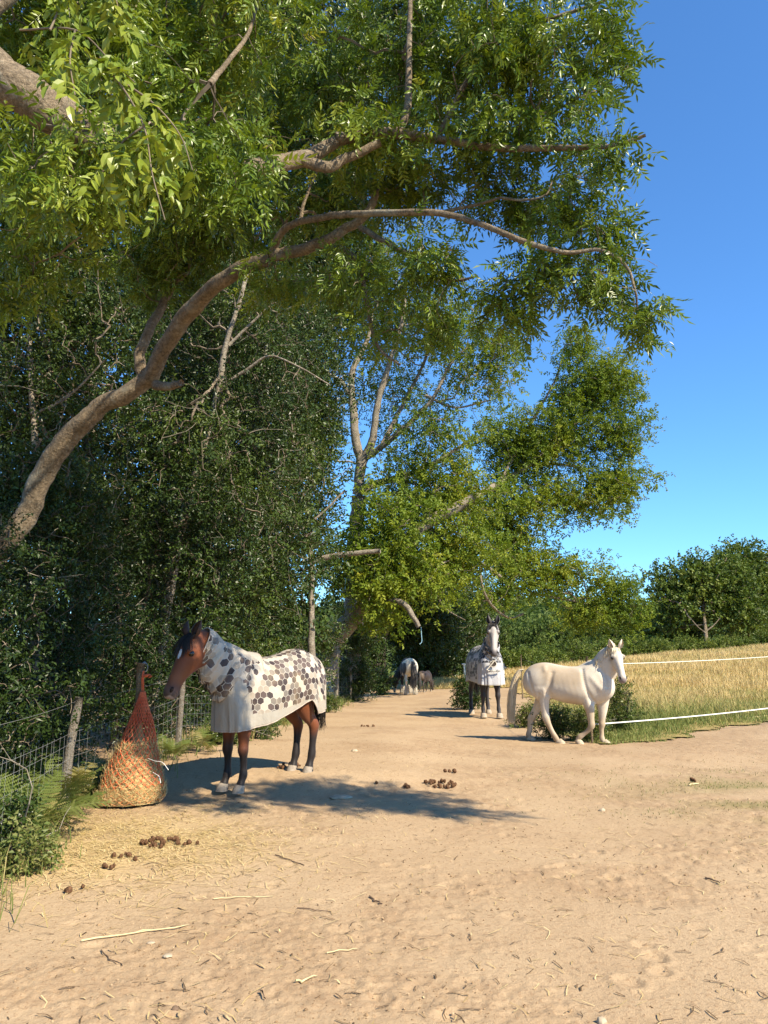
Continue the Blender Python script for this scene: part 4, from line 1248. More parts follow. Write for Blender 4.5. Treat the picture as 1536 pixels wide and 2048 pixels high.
def scatter(templates, pos, dirs, scale, rg, roll=0.7):
    """copies of leaf templates merged into one mesh; x of the template follows dirs"""
    pos = np.asarray(pos, float); d = nrm(np.asarray(dirs, float))
    n = len(pos)
    which = rg.integers(0, len(templates), n)
    upv = np.tile([0.0, 0, 1.0], (n, 1)) + rg.normal(0, roll, (n, 3))
    yv = nrm(np.cross(upv, d)); zv = np.cross(d, yv)
    V, Fc, T, off = [], [], [], 0
    tint = rg.random(n)
    for k, (tv, tf) in enumerate(templates):
        m = which == k
        if not m.any(): continue
        A = np.stack([d[m], yv[m], zv[m]], 1)
        vv = np.einsum('vi,nij->nvj', tv, A) * np.reshape(np.broadcast_to(scale, n)[m], (-1, 1, 1)) + pos[m][:, None]
        c = m.sum()
        Fc.append((np.arange(c)[:, None, None] * len(tv) + tf[None]).reshape(-1, 3) + off)
        V.append(vv.reshape(-1, 3)); off += c * len(tv)
        T.append(np.repeat(tint[m], len(tv)))
    return np.concatenate(V), np.concatenate(Fc), np.concatenate(T)

def ellipsoid_points(blobs, n, rg, shell=0.55):
    """points through a union of ellipsoids (centre, radii) in world space, denser towards the outside"""
    vol = np.array([b[1][0] * b[1][1] * b[1][2] * (b[2] if len(b) > 2 else 1) for b in blobs]) ** 0.8
    cnt = np.maximum((vol / vol.sum() * n).astype(int), 4)
    out = []
    for b, c in zip(blobs, cnt):
        d = nrm(rg.normal(0, 1, (c, 3)))
        r = rg.random(c) ** shell
        lump = 1 + 0.22 * np.sin(d[:, 0] * 5 + b[0][0] * 3) * np.cos(d[:, 2] * 4 + b[0][1])
        out.append(np.array(b[0]) + d * (r * lump)[:, None] * np.array(b[1]))
    return np.concatenate(out)

def grow(seeds, attr, bf=0.25):
    """joins every attractor to the nearest point of the growing tree, weighing in the way back to the trunk"""
    N = len(seeds[0]); pts = list(seeds[0]); plen = list(seeds[1])
    P = np.array(pts); pl = np.array(plen)
    A = np.asarray(attr, float); n = len(A)
    best = np.full(n, np.inf); bp = np.zeros(n, int)
    for i in range(N):
        c = np.linalg.norm(A - P[i], axis=1) + bf * pl[i]
        m = c < best; best[m] = c[m]; bp[m] = i
    parent = [-1] * N
    nodes = [p for p in P]; npl = list(pl)
    done = np.zeros(n, bool)
    order_of = {}
    for _ in range(n):
        i = int(np.argmin(np.where(done, np.inf, best)))
        done[i] = True
        idx = len(nodes)
        par = int(bp[i]); nodes.append(A[i]); parent.append(par)
        l = npl[par] + np.linalg.norm(A[i] - nodes[par]); npl.append(l)
        c = np.linalg.norm(A - A[i], axis=1) + bf * l
        m = (c < best) & ~done; best[m] = c[m]; bp[m] = idx
    nodes = np.array(nodes); parent = np.array(parent)
    w = np.ones(len(nodes))
    for i in range(len(nodes) - 1, N - 1, -1): w[parent[i]] += w[i]
    return nodes, parent, w, N

def twig_mesh(nodes, parent, w, N, r_tip, r_max, rg, k=4, sag=0.06):
    idx = np.arange(N, len(nodes)); par = parent[idx]
    p0, p1 = nodes[par], nodes[idx]
    ln = np.linalg.norm(p1 - p0, axis=1)
    r1 = np.minimum(r_tip * w[idx] ** 0.42, r_max); rp = np.minimum(r_tip * w[par] ** 0.42, r_max)
    r0 = np.minimum(rp, r1 * 1.45)
    off = rg.normal(0, 0.09, (len(idx), 3)) * ln[:, None]
    m1 = p0 * 0.66 + p1 * 0.34 + off; m2 = p0 * 0.33 + p1 * 0.67 + off * 0.8 + np.array([0, 0, sag]) * ln[:, None]
    a, b = r0 * 0.67 + r1 * 0.33, r0 * 0.33 + r1 * 0.67
    v, f = frusta(np.concatenate([p0, m1, m2]), np.concatenate([m1, m2, p1]), np.concatenate([r0, a, b]), np.concatenate([a, b, r1]), k)
    tang = nrm(p1 - m2)
    return v, f, idx, tang, (p0, m1, m2, p1)

def W(pts): return np.array([at(*p) for p in pts])
def B(px, py, rx, ry, D, rD, wgt=1.0):
    return (at(px, py, D), (rx * D / F_PX, rD, ry * D / F_PX), wgt)

def bare_twigs(node_pts, rg, n, length, r=0.006):
    """thin dead shoots with a fork or two"""
    P0, P1, R0, R1 = [], [], [], []
    for _ in range(n):
        b = node_pts[rg.integers(len(node_pts))]
        d = nrm(rg.normal(0, 1, 3) + np.array([0.2, -0.25, 0.25])); l = length * rg.uniform(0.4, 1.2); p = b.copy(); rr = r * rg.uniform(0.6, 1.2)
        for s in range(5):
            q = p + d * l / 5
            P0.append(p); P1.append(q); R0.append(rr); R1.append(rr * 0.78)
            if s in (2, 3) and rg.random() < 0.7:
                e = nrm(d + rg.normal(0, 0.6, 3)); q2 = q + e * l * 0.28
                P0.append(q); P1.append(q2); R0.append(rr * 0.6); R1.append(rr * 0.3)
            p = q; rr *= 0.8; d = nrm(d + rg.normal(0, 0.22, 3))
    return frusta(P0, P1, R0, R1, 4)

def make_tree(name, label, cat, base, limbs, blobs, n, tmpl, leaf_mat, per=4, scale=1.0, free=(), gaps=(), group=None, seed=0, bark='bark',
              r_tip=0.004, r_max=0.05, bf=0.25, droop=0.35, jitter=0.10, twig_mat=None, dead=0, dead_len=0.8, shell=0.55, tint=None, roll=0.7, limb_k=14, bumpy=0.16,
              crown_name='crown'):
    rg = np.random.default_rng(100 + seed)
    base = np.array(base, float); base[2] = float(gz(base[0], base[1]))
    root = thing(name, label, cat, base, group)
    sp, sl, allp = [], [], []
    l0 = 0.0
    for i, (pts, r0, r1) in enumerate(limbs):
        P = catmull(pts, 8)
        m = len(P)
        wob = (rg.normal(0, 1, (m, 3)) * 0.07 + np.stack([vnoise(np.arange(m) * 0.45 + 17 * i + 5 * a_, np.full(m, seed * 1.7 + a_)) for a_ in range(3)], -1) * 0.75) * np.linspace(r0, r1, m)[:, None]
        P = P + wob * (0.6 if m > 6 else 0)
        rad = np.linspace(r0, r1, m) * (1 + (0.35 * np.exp(-np.arange(m) / 3.0) if i == 0 else 0))
        v, f = tube(P, rad, limb_k, bumpy, seed + i * 3.1)
        part('trunk' if i == 0 else 'limb', v, f, M[bark], root, True)
        L = np.concatenate([[0], np.cumsum(np.linalg.norm(np.diff(P, axis=0), axis=1))])
        if i == 0: st = L[-1] * 0.35
        take = np.arange(m) if i else np.where(L > st)[0]
        sp.append(P[take]); sl.append(L[take] * (0.0 if i in free else 0.5)); allp.append(P)
    sp = np.concatenate(sp); sl = np.concatenate(sl)
    A = ellipsoid_points(blobs, n, rg, shell)
    A = A[A[:, 2] > gz(A[:, 0], A[:, 1]) + 0.05]
    for g, gr in gaps:                            # openings in the crown that let the sun through
        q = A - np.array(g); s_ = q @ np.array(SUN)
        A = A[(np.linalg.norm(q - s_[:, None] * np.array(SUN), axis=1) > gr) | (s_ < 0.5)]
    nodes, par, w, N = grow((sp, sl), A, bf)
    tv, tf, idx, tang, segs = twig_mesh(nodes, par, w, N, r_tip, r_max, rg)
    part('twigs', tv, tf, twig_mat or M['twig'], root, False, kind='stuff')
    if dead:
        dv, df = bare_twigs(nodes[N:], rg, dead, dead_len)
        part('dead_twigs', dv, df, M['dead_twig'], root, False, kind='stuff')
    ends = nodes[idx]
    pos = np.repeat(ends, per, 0); tg = np.repeat(tang, per, 0)
    back = rg.random((len(pos), 1))
    p_in = np.repeat(segs[2], per, 0)
    pos = pos * (1 - 0.6 * back) + p_in * 0.6 * back + rg.normal(0, jitter, pos.shape)
    dirs = tg * 0.5 + rg.normal(0, 0.75, pos.shape) + np.array([0, 0, -droop])
    sc_ = scale * rg.uniform(0.75, 1.2, len(pos))
    lv, lf, ti = scatter(tmpl, pos, dirs, sc_, rg, roll)
    # whole sprays differ in hue, as they do in age
    hue = vnoise(lv[:, 0] * 0.9 / scale + seed, lv[:, 1] * 0.6 + lv[:, 2] * 0.9) * 0.5
    ti = np.clip(ti * 0.6 + 0.2 + hue + (tint or 0.0), 0, 1)
    part(crown_name, lv, lf, leaf_mat, root, False, {'tint': ti}, kind='stuff')
    return root, nodes, N

rgT = np.random.default_rng(42)
ASH_NEAR = [ash_leaf(rgT, 0.20, 4, 0.068, 0.0205, 2) for _ in range(6)]
ASH = [ash_leaf(rgT, 0.18, 4, 0.064, 0.020, 1) for _ in range(6)]
SPRIG = [sprig(rgT, 7, 0.16, 0.055, 0.028) for _ in range(6)]
SPRIG_MID = [sprig(rgT, 7, 0.30, 0.125, 0.062) for _ in range(6)]
SPRIG_FAR = [sprig(rgT, 6, 0.55, 0.30, 0.17) for _ in range(6)]

GAPS = [(at(150, 858, 8.1), 0.35), (at(215, 808, 8.1), 0.38), (at(290, 762, 8.0), 0.40), (at(335, 690, 7.7), 0.36), (at(400, 605, 7.3), 0.36), (at(500, 530, 6.9), 0.30), (at(258, 1480, 7.9), 0.45), (at(258, 1400, 7.9), 0.35), (at(290, 1510, 7.9), 0.32), (at(375, 1320, 8.5), 0.22)]
# ------------------------------------------------------------------ the ash whose boughs hang over the foreground
bough = W([(-900, 420, 3.9), (-420, 160, 3.9), (-120, 90, 3.9), (60, 190, 4.0), (200, 290, 4.3), (330, 335, 4.8), (470, 340, 5.3), (600, 320, 5.7), (670, 285, 5.9)])
ash_base = np.array([at(-1150, 1200, 3.9)[0], 3.7, 0])
trunkZ = np.vstack([ash_base, ash_base + [0.05, 0.03, 1.2], ash_base + [0.15, 0.08, 2.4], bough[0], bough[1]])
limbsZ = [
    (trunkZ, 0.34, 0.175),
    (bough[1:], 0.165, 0.050),
    (W([(600, 320, 5.7), (650, 335, 5.75), (690, 318, 5.8), (760, 285, 5.8)]), 0.055, 0.03),
    (W([(670, 278, 5.9), (740, 266, 5.9), (800, 268, 5.9), (880, 280, 5.85), (1000, 296, 5.7), (1120, 295, 5.5), (1230, 290, 5.3), (1292, 270, 5.2)]), 0.055, 0.012),
    (W([(800, 262, 5.9), (815, 210, 5.9), (818, 120, 5.95), (820, 0, 6.0), (824, -160, 6.1)]), 0.035, 0.018),
    (W([(870, 285, 5.85), (935, 160, 5.9), (990, 90, 5.9), (1080, 45, 5.8), (1200, 5, 5.7), (1260, -30, 5.6)]), 0.028, 0.010),
    (W([(1040, 240, 5.8), (1100, 225, 5.7), (1160, 195, 5.6)]), 0.016, 0.008),
    (W([(-120, 90, 3.9), (50, -60, 4.2), (250, -250, 4.6), (500, -500, 5.2), (800, -700, 5.8)]), 0.12, 0.05),
    (W([(250, -250, 4.6), (420, -120, 5.0), (600, -60, 5.4), (760, -90, 5.8)]), 0.05, 0.02),
    (W([(420, 170, 4.6), (450, 130, 4.9), (500, 60, 5.2), (520, -40, 5.4)]), 0.022, 0.012),
]
blobsZ = [B(120, 60, 260, 230, 5.0, 0.9, 1.1), B(330, 260, 190, 150, 5.0, 0.6), B(430, 90, 260, 200, 5.8, 1.0), B(640, 170, 260, 180, 7.5, 0.7, 0.8), B(820, 90, 260, 220, 6.3, 1.0, 0.8),
          B(1030, 110, 190, 190, 5.9, 0.8), B(1170, 230, 110, 120, 5.4, 0.5, 1.3), B(1210, 90, 70, 120, 5.6, 0.5, 1.2), B(980, 285, 230, 60, 5.9, 0.5), B(740, 275, 200, 60, 6.0, 0.5), B(1240, 310, 55, 45, 5.2, 0.3, 1.5), B(150, 330, 160, 130, 4.6, 0.5), B(60, 480, 120, 160, 5.2, 0.5), B(500, 330, 130, 100, 7.9, 0.5), B(440, 300, 120, 90, 5.0, 0.3),
          B(250, -330, 450, 220, 5.8, 0.9, 0.8), B(-350, 50, 300, 400, 4.6, 1.0, 0.8), B(230, 250, 140, 130, 4.0, 0.3, 1.2), B(420, 330, 130, 110, 4.7, 0.35, 1.2), B(90, 330, 120, 90, 3.9, 0.3, 1.2)]
# an unseen bough over the photographer, added to throw the path's patch of shade
shade = [on_ground(590, 1588) + np.array(SUN) / SUN.z * 5.6, on_ground(750, 1600) + np.array(SUN) / SUN.z * 5.5, on_ground(880, 1622) + np.array(SUN) / SUN.z * 5.4]
limbsZ.append((np.array([at(500, -500, 5.2), [1.2, 3.6, 7.9], [3.0, 3.6, 7.4], shade[0] + [0.3, -0.3, 0.9], shade[1] + [0, 0, 0.1], shade[2]]), 0.07, 0.012))
blobsZ += [(shade[0], (0.8, 0.55, 0.35), 2.2), (shade[1], (0.85, 0.55, 0.3), 2.2), (shade[2], (0.6, 0.3, 0.2), 1.6)]
treeZ, nodesZ, NZ = make_tree('ash_tree', 'large ash tree at the left whose leafy boughs hang over the top of the view', 'tree', ash_base, limbsZ, blobsZ, 2100, ASH_NEAR, M['leaf_ash'],
                              per=8, seed=1, free=(10,), gaps=GAPS, r_tip=0.0022, r_max=0.02, droop=0.75, jitter=0.06, bf=0.3)
# the nearest shoot, whose leaves can be told apart one by one
rg = np.random.default_rng(77)
shoots = [W([(40, 60, 3.1), (150, 60, 3.0), (220, 120, 2.95), (270, 165, 2.95)]), W([(200, 115, 2.95), (255, 190, 2.9), (290, 260, 2.9), (305, 350, 2.85), (330, 440, 2.85)]), W([(150, 60, 3.0), (140, 120, 2.9), (150, 190, 2.85)]),
          W([(255, 170, 2.95), (310, 210, 2.95), (360, 270, 2.95), (385, 340, 2.95)]), W([(100, 60, 3.0), (150, -40, 3.1), (220, -20, 3.0), (240, 30, 3.0)]), W([(290, 250, 2.9), (240, 290, 2.9), (195, 360, 2.9)])]
for P in shoots:
    tv, tf = tube(catmull(P, 6), np.linspace(0.005, 0.0025, len(catmull(P, 6))), 6)
    part('shoot', tv, tf, M['twig'], treeZ, True)
leaf_meshes = []
for i in range(5):
    v, f = ash_leaf(rg, 0.17, 3, 0.068, 0.033, 2, 0.8)
    leaf_meshes.append(mesh('leaf', v, f, M['leaf_ash'], False, {'tint': np.clip(np.full(len(v), rg.uniform(0.6, 0.95)) + rg.normal(0, 0.03, len(v)), 0, 1)}))
SP = np.concatenate([catmull(P, 10) for P in shoots])
for i in range(86):
    p = SP[rg.integers(len(SP))] + rg.normal(0, 0.02, 3)
    d = Vector(rg.normal(0, 0.5, 3)) + Vector((0.15, -0.1, -0.75)); d.normalize()
    o = link('leaf', leaf_meshes[i % 5], treeZ)
    up = Vector((rg.normal(0, 0.6), -0.6 + rg.normal(0, 0.5), 1)).normalized()
    y = up.cross(d).normalized(); z = d.cross(y)
    m3 = Matrix((d, y, z)).transposed().to_4x4()
    s = rg.uniform(0.75, 1.2)
    o.matrix_local = Matrix.Translation(Vector(p) - Vector(origin(treeZ))) @ m3 @ Matrix.Scale(s, 4)

# ------------------------------------------------------------------ the leaning ash behind the fence
tA = W([(-330, 1470, 8.9), (-190, 1290, 8.8), (-60, 1160, 8.6), (40, 1050, 8.5), (95, 940, 8.4), (150, 858, 8.2), (215, 808, 8.1), (290, 762, 8.0), (325, 700, 7.8), (380, 622, 7.5), (460, 553, 7.1), (545, 512, 6.8)])
limbsA = [
    (tA, 0.145, 0.068),
    (W([(545, 512, 6.8), (620, 495, 6.6), (680, 465, 6.5), (735, 425, 6.4), (752, 385, 6.4)]), 0.062, 0.030),
    (W([(545, 510, 6.8), (560, 470, 6.65), (590, 445, 6.45), (660, 432, 6.1), (740, 427, 5.85), (870, 426, 5.6), (950, 445, 5.5), (1040, 480, 5.4), (1130, 505, 5.35), (1200, 500, 5.3), (1250, 530, 5.3), (1270, 580, 5.3), (1275, 620, 5.35)]), 0.038, 0.007),
    (W([(720, 455, 6.4), (790, 495, 6.2), (840, 520, 6.1), (890, 555, 6.0), (920, 560, 5.95), (955, 552, 5.9)]), 0.026, 0.009),
    (W([(690, 500, 6.5), (720, 530, 6.4), (732, 600, 6.3), (755, 690, 6.2), (800, 730, 6.1)]), 0.022, 0.010),
    (W([(290, 762, 8.0), (280, 715, 8.0), (298, 660, 8.0), (325, 610, 8.1), (345, 570, 8.2), (380, 500, 8.3)]), 0.065, 0.035),
    (W([(310, 770, 7.9), (340, 772, 7.75), (364, 765, 7.6)]), 0.055, 0.036),
    (W([(600, 440, 6.7), (610, 400, 6.7), (640, 330, 6.7)]), 0.02, 0.01),
    (W([(1130, 505, 5.8), (1145, 560, 5.7), (1160, 610, 5.65)]), 0.012, 0.006),
    (W([(1000, 395, 5.8), (1050, 400, 5.75), (1090, 390, 5.7), (1105, 360, 5.7)]), 0.012, 0.006),
    (W([(880, 425, 6.1), (950, 410, 6.0), (1000, 395, 5.8)]), 0.016, 0.010),
]
blobsA = [B(640, 400, 130, 80, 7.1, 0.5), B(800, 370, 150, 50, 6.6, 0.4), B(1010, 390, 150, 50, 6.2, 0.35), B(1130, 410, 90, 80, 5.7, 0.4), B(1100, 530, 90, 55, 5.7, 0.35), B(1210, 470, 75, 45, 5.6, 0.35), B(1200, 570, 80, 60, 5.5, 0.35),
          B(1277, 635, 42, 45, 5.35, 0.22, 2.0), B(1010, 590, 110, 45, 5.8, 0.3), B(880, 530, 110, 55, 6.0, 0.4), B(1040, 640, 22, 20, 5.8, 0.15, 2), B(700, 560, 90, 60, 6.4, 0.4, 0.6), B(780, 640, 70, 70, 6.2, 0.35, 0.5), B(860, 650, 50, 50, 6.1, 0.3, 0.7),
          B(430, 430, 160, 100, 7.4, 0.7), B(330, 520, 120, 90, 8.1, 0.7), B(560, 560, 90, 70, 7.0, 0.5, 0.5)]
treeA, nodesA, NA = make_tree('ash_tree', 'leaning ash with a smooth tan trunk rising from the left edge over the path', 'tree', tA[0], limbsA, blobsA, 980, ASH, M['leaf_ash'],
                              per=6, seed=2, gaps=GAPS, r_tip=0.0022, r_max=0.016, droop=0.5, jitter=0.06, bf=0.3, dead=60, dead_len=0.5)

# ------------------------------------------------------------------ understorey trees and shrubs behind the fence
def hx(y, back): return np.array([fence_x(y) - back, y, 0.0])
def shrub(label, c, rx, ry, h, n, seed, tint=0.0, mat='leaf_hedge', tmpl=None, per=5, cat='shrub', name='shrub', group='evergreen shrubs behind the wire fence', dead=14, stems=3, scale=1.0, low=0.2, shell=0.5, r_tip=0.003, jitter=0.08):
    rg = np.random.default_rng(500 + seed)
    c = np.array(c, float); c[2] = gz(c[0], c[1])
    limbs = []
    for i in range(stems):
        a = rg.uniform(0, 6.28)
        e = c + [rx * 0.5 * math.cos(a), ry * 0.5 * math.sin(a), h * rg.uniform(0.6, 0.85)]
        limbs.append((np.array([c + [0.12 * math.cos(a), 0.12 * math.sin(a), 0], c * 0.6 + e * 0.4 + rg.normal(0, 0.08, 3) * h * 0.3, e]), 0.012 * h + 0.012, 0.010))
    blobs = [(c + [0, 0, h * 0.52], (rx, ry, h * 0.5)), (c + [rg.normal(0, 0.2) * rx, -0.1 * ry, h * 0.28], (rx * 1.02, ry, h * 0.30)), (c + [rg.normal(0, 0.3) * rx, rg.normal(0, 0.3) * ry, h * 0.8], (rx * 0.75, ry * 0.75, h * 0.28))]
    return make_tree(name, label, cat, c, limbs, blobs, n, tmpl or SPRIG, M[mat], per=per, seed=300 + seed, bark='bark_dark', r_tip=r_tip, r_max=0.03, droop=0.15, jitter=jitter, bf=0.2,
                     dead=dead, dead_len=0.7, group=group, tint=tint, shell=shell, scale=scale, limb_k=8, crown_name='foliage')

for y, back, rx, ry, h, n, s, lab in (
    (6.2, 1.35, 1.15, 1.2, 2.6, 620, 1, 'dark shrub behind the ferns at the left edge'),
    (8.0, 1.35, 1.15, 1.25, 3.3, 760, 2, 'dark tall shrub behind the fence post and the hay net'),
    (10.0, 1.35, 1.15, 1.3, 3.7, 820, 3, 'dark tall shrub behind the head of the brown horse'),
    (12.2, 1.35, 1.15, 1.4, 3.9, 820, 4, 'dark tall shrub behind the neck of the brown horse'),
    (14.6, 1.35, 1.2, 1.5, 3.9, 760, 5, 'dark green shrub behind the back of the brown horse'),
    (17.4, 1.30, 1.2, 1.6, 3.9, 700, 6, 'yellowish green feathery shrub behind the rump of the brown horse'),
    (20.6, 1.25, 1.2, 1.7, 3.5, 640, 7, 'green shrub left of the leaning pale trunk'),
    (24.0, 1.3, 1.2, 1.7, 2.6, 520, 8, 'low rounded shrub right behind the two far fence posts')):
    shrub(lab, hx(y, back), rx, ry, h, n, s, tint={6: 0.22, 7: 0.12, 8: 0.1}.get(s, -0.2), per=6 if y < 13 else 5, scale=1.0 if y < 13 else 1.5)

shrub('leafy bush between the leaning pale trunk and the piebald cob', at(705, 1392, 27.9), 0.8, 0.9, 2.5, 260, 9, 0.1, per=6, scale=1.7)
rgU = np.random.default_rng(9)
def understorey(label, limbs, blobs, n, seed, tint=0.0, scale=1.2, per=5, mat='leaf_hedge', tmpl=None, bark='bark_pale', dead=50, name='understorey_tree', group='small trees behind the shrubs', shell=0.5, jitter=0.10, cat='tree'):
    return make_tree(name, label, cat, limbs[0][0][0], limbs, blobs, n, tmpl or SPRIG, M[mat], per=per, seed=seed, bark=bark, r_tip=0.003, r_max=0.03, droop=0.2, jitter=jitter, bf=0.2, dead=dead, dead_len=0.8, group=group, tint=tint, scale=scale, limb_k=10, shell=shell)

understorey('small tree with a thin crooked pale trunk seen near the left edge', [(W([(60, 1500, 10.0), (75, 1150, 9.9), (70, 900, 9.8), (62, 780, 9.8), (58, 640, 9.9)]), 0.06, 0.03), (W([(66, 830, 9.8), (140, 790, 9.7), (210, 720, 9.6)]), 0.02, 0.01)],
            [B(60, 760, 200, 170, 10, 0.9), B(60, 980, 170, 150, 9.8, 0.8), B(40, 590, 190, 130, 10.2, 1.0), B(190, 640, 140, 110, 10.4, 0.9)], 1000, 11, -0.02)
understorey('small tree with a knobbly pale trunk left of the upper centre, forking into bare shoots', [(W([(300, 1420, 12.8), (365, 1050, 12.6), (432, 800, 12.2), (450, 700, 12.1), (480, 600, 12.0), (500, 520, 12.0)]), 0.075, 0.028), (W([(446, 770, 12.2), (500, 735, 12.1), (540, 712, 12.0), (600, 735, 11.9), (660, 770, 11.9)]), 0.03, 0.01), (W([(458, 690, 12.1), (520, 630, 12.0), (560, 590, 11.9)]), 0.03, 0.012)],
            [B(420, 640, 170, 150, 12.8, 1.1), B(520, 780, 150, 140, 12.6, 0.9, 0.7), B(330, 900, 170, 170, 11.6, 0.9), B(430, 1080, 110, 170, 11.7, 0.4, 1.6), B(480, 960, 140, 150, 12.8, 0.9)], 1150, 12, -0.04, 1.25, dead=110)
understorey('small tree with a thin grey trunk standing left of the leaning trunk', [(W([(628, 1380, 21), (622, 1230, 21), (625, 1140, 21), (615, 1000, 21), (620, 850, 21)]), 0.10, 0.04), (W([(618, 1125, 21), (690, 1108, 20.8), (760, 1103, 20.6)]), 0.09, 0.06), (W([(560, 1090, 17), (640, 1030, 17), (690, 980, 17)]), 0.03, 0.02)],
            [B(590, 1010, 120, 170, 19, 1.4), B(620, 830, 80, 150, 20, 1.4), B(570, 700, 130, 160, 19, 1.6)], 1000, 13, 0.06, 1.9, dead=80)
understorey('tall shady tree filling the gap above the brown horse', [(W([(400, 1400, 16.6), (450, 1150, 16.3), (535, 1010, 15.7), (520, 820, 15.6), (540, 650, 15.6)]), 0.12, 0.05), (W([(540, 1010, 15.6), (560, 930, 15.4), (600, 880, 15.3)]), 0.05, 0.02)],
            [B(480, 900, 180, 200, 15.6, 1.4), B(520, 640, 150, 180, 15.8, 1.4), B(400, 780, 170, 200, 15, 1.3), B(560, 1100, 100, 130, 15.6, 1.0)], 1150, 14, -0.03, 1.6, dead=60)
SPRIG_BACK = [sprig(rgT, 7, 0.34, 0.15, 0.085) for _ in range(5)]
understorey('deep shady tree behind the hedge at the far left', [(W([(150, 1420, 15), (170, 1000, 15), (190, 700, 15), (210, 500, 15)]), 0.18, 0.08)],
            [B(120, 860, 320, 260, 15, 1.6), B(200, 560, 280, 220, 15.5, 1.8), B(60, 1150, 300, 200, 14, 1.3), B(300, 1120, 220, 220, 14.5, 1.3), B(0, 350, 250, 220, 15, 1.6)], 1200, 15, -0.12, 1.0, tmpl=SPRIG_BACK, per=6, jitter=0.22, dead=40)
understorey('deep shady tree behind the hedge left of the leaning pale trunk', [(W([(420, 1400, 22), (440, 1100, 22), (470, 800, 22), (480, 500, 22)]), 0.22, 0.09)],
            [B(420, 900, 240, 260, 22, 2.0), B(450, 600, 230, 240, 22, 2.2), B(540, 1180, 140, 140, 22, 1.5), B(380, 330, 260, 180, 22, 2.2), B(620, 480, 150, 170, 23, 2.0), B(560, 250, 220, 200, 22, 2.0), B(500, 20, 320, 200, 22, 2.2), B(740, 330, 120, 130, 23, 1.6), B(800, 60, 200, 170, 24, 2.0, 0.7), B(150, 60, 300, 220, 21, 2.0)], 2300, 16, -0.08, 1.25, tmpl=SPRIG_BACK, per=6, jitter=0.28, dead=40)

# ------------------------------------------------------------------ the tall pale-limbed tree beyond
tB = W([(700, 1400, 28), (708, 1200, 28), (713, 1060, 28), (716, 990, 28)])
limbsB = [(tB, 0.34, 0.27),
    (W([(716, 990, 28), (722, 930, 28), (712, 880, 28), (704, 800, 28), (706, 740, 28), (735, 680, 28), (745, 620, 28)]), 0.213, 0.062),
    (W([(722, 930, 28), (745, 880, 27.8), (752, 820, 27.7), (775, 740, 27.6), (800, 660, 27.5), (812, 590, 27.5)]), 0.175, 0.050),
    (W([(735, 915, 27.9), (780, 880, 27.5), (835, 830, 27.2), (870, 790, 27), (900, 730, 27), (940, 690, 27)]), 0.125, 0.037),
    (W([(718, 985, 28), (752, 968, 27.6), (800, 955, 27.2), (870, 925, 27), (940, 880, 26.8)]), 0.163, 0.050),
    (W([(704, 800, 28), (680, 760, 28), (640, 740, 28), (600, 700, 28)]), 0.088, 0.037),
    (W([(760, 900, 27.8), (800, 820, 28.3), (850, 720, 28.8), (870, 640, 29)]), 0.100, 0.037),
    (W([(850, 790, 27.1), (910, 815, 26.9), (980, 800, 26.8)]), 0.056, 0.025)]
blobsB = [B(680, 620, 130, 120, 29.5, 2.0), B(800, 640, 130, 110, 29.5, 2.0, 0.6), B(900, 650, 80, 90, 27.5, 1.6), B(960, 730, 90, 90, 27, 1.6), B(1010, 700, 55, 60, 27, 1.2), B(620, 800, 100, 140, 29.5, 2.0, 0.7), B(780, 780, 150, 110, 29.5, 2.0, 0.3), B(880, 860, 110, 70, 27, 1.6, 0.7), B(840, 940, 120, 70, 27, 1.6), B(740, 520, 150, 70, 28.5, 2.0), B(640, 900, 60, 90, 28, 1.5, 0.7)]
treeB, nB, NB = make_tree('tall_tree', 'tall tree with pale bare limbs fanning up in the middle of the view', 'tree', tB[0], limbsB, blobsB, 1200, SPRIG_MID, M['leaf_mid'], per=8, seed=21, bark='bark_pale', r_tip=0.006, r_max=0.06, twig_mat=M['dead_twig'],
                          droop=0.25, jitter=0.30, bf=0.25, dead=260, dead_len=1.8, tint=-0.02)
# ------------------------------------------------------------------ the leaning tree with the wide crown over the path
tC = W([(640, 1345, 26), (668, 1285, 26), (702, 1238, 26), (745, 1175, 26), (785, 1115, 26.2), (850, 1052, 26.4), (945, 997, 26.6)])
limbsC = [(tC, 0.40, 0.17),
    (W([(945, 997, 30.5), (1000, 965, 32.7), (1060, 930, 33.5), (1120, 880, 33.5), (1180, 810, 33.5), (1210, 740, 33.5)]), 0.15, 0.03),
    (W([(1060, 930, 33.5), (1130, 930, 33.5), (1200, 950, 33.5), (1260, 985, 33.5)]), 0.07, 0.025),
    (W([(1000, 965, 32.7), (1060, 850, 33.5), (1110, 760, 33.5), (1130, 690, 33.5)]), 0.08, 0.025),
    (W([(850, 1052, 26.7), (900, 1095, 28.1), (960, 1125, 30.6), (1040, 1178, 33.5), (1110, 1195, 33.5), (1180, 1210, 33.5), (1240, 1235, 33.5)]), 0.10, 0.03),
    (W([(745, 1185, 25.8), (775, 1200, 24.8), (806, 1206, 24.2), (825, 1232, 23.9), (838, 1254, 23.8)]), 0.10, 0.075),
    (W([(960, 1125, 30.6), (965, 1175, 30.6), (985, 1212, 31.6), (1018, 1236, 33.3), (1046, 1228, 33.5)]), 0.045, 0.055),
    (W([(958, 1122, 30.5), (915, 1118, 28.2), (880, 1130, 26.3), (862, 1160, 25.3), (862, 1190, 25.3)]), 0.03, 0.02),
    (W([(862, 1165, 25.3), (890, 1215, 26.7), (930, 1240, 28.7)]), 0.025, 0.015),
    (W([(1180, 1210, 33.5), (1210, 1195, 33.5), (1250, 1190, 33.5)]), 0.02, 0.012)]
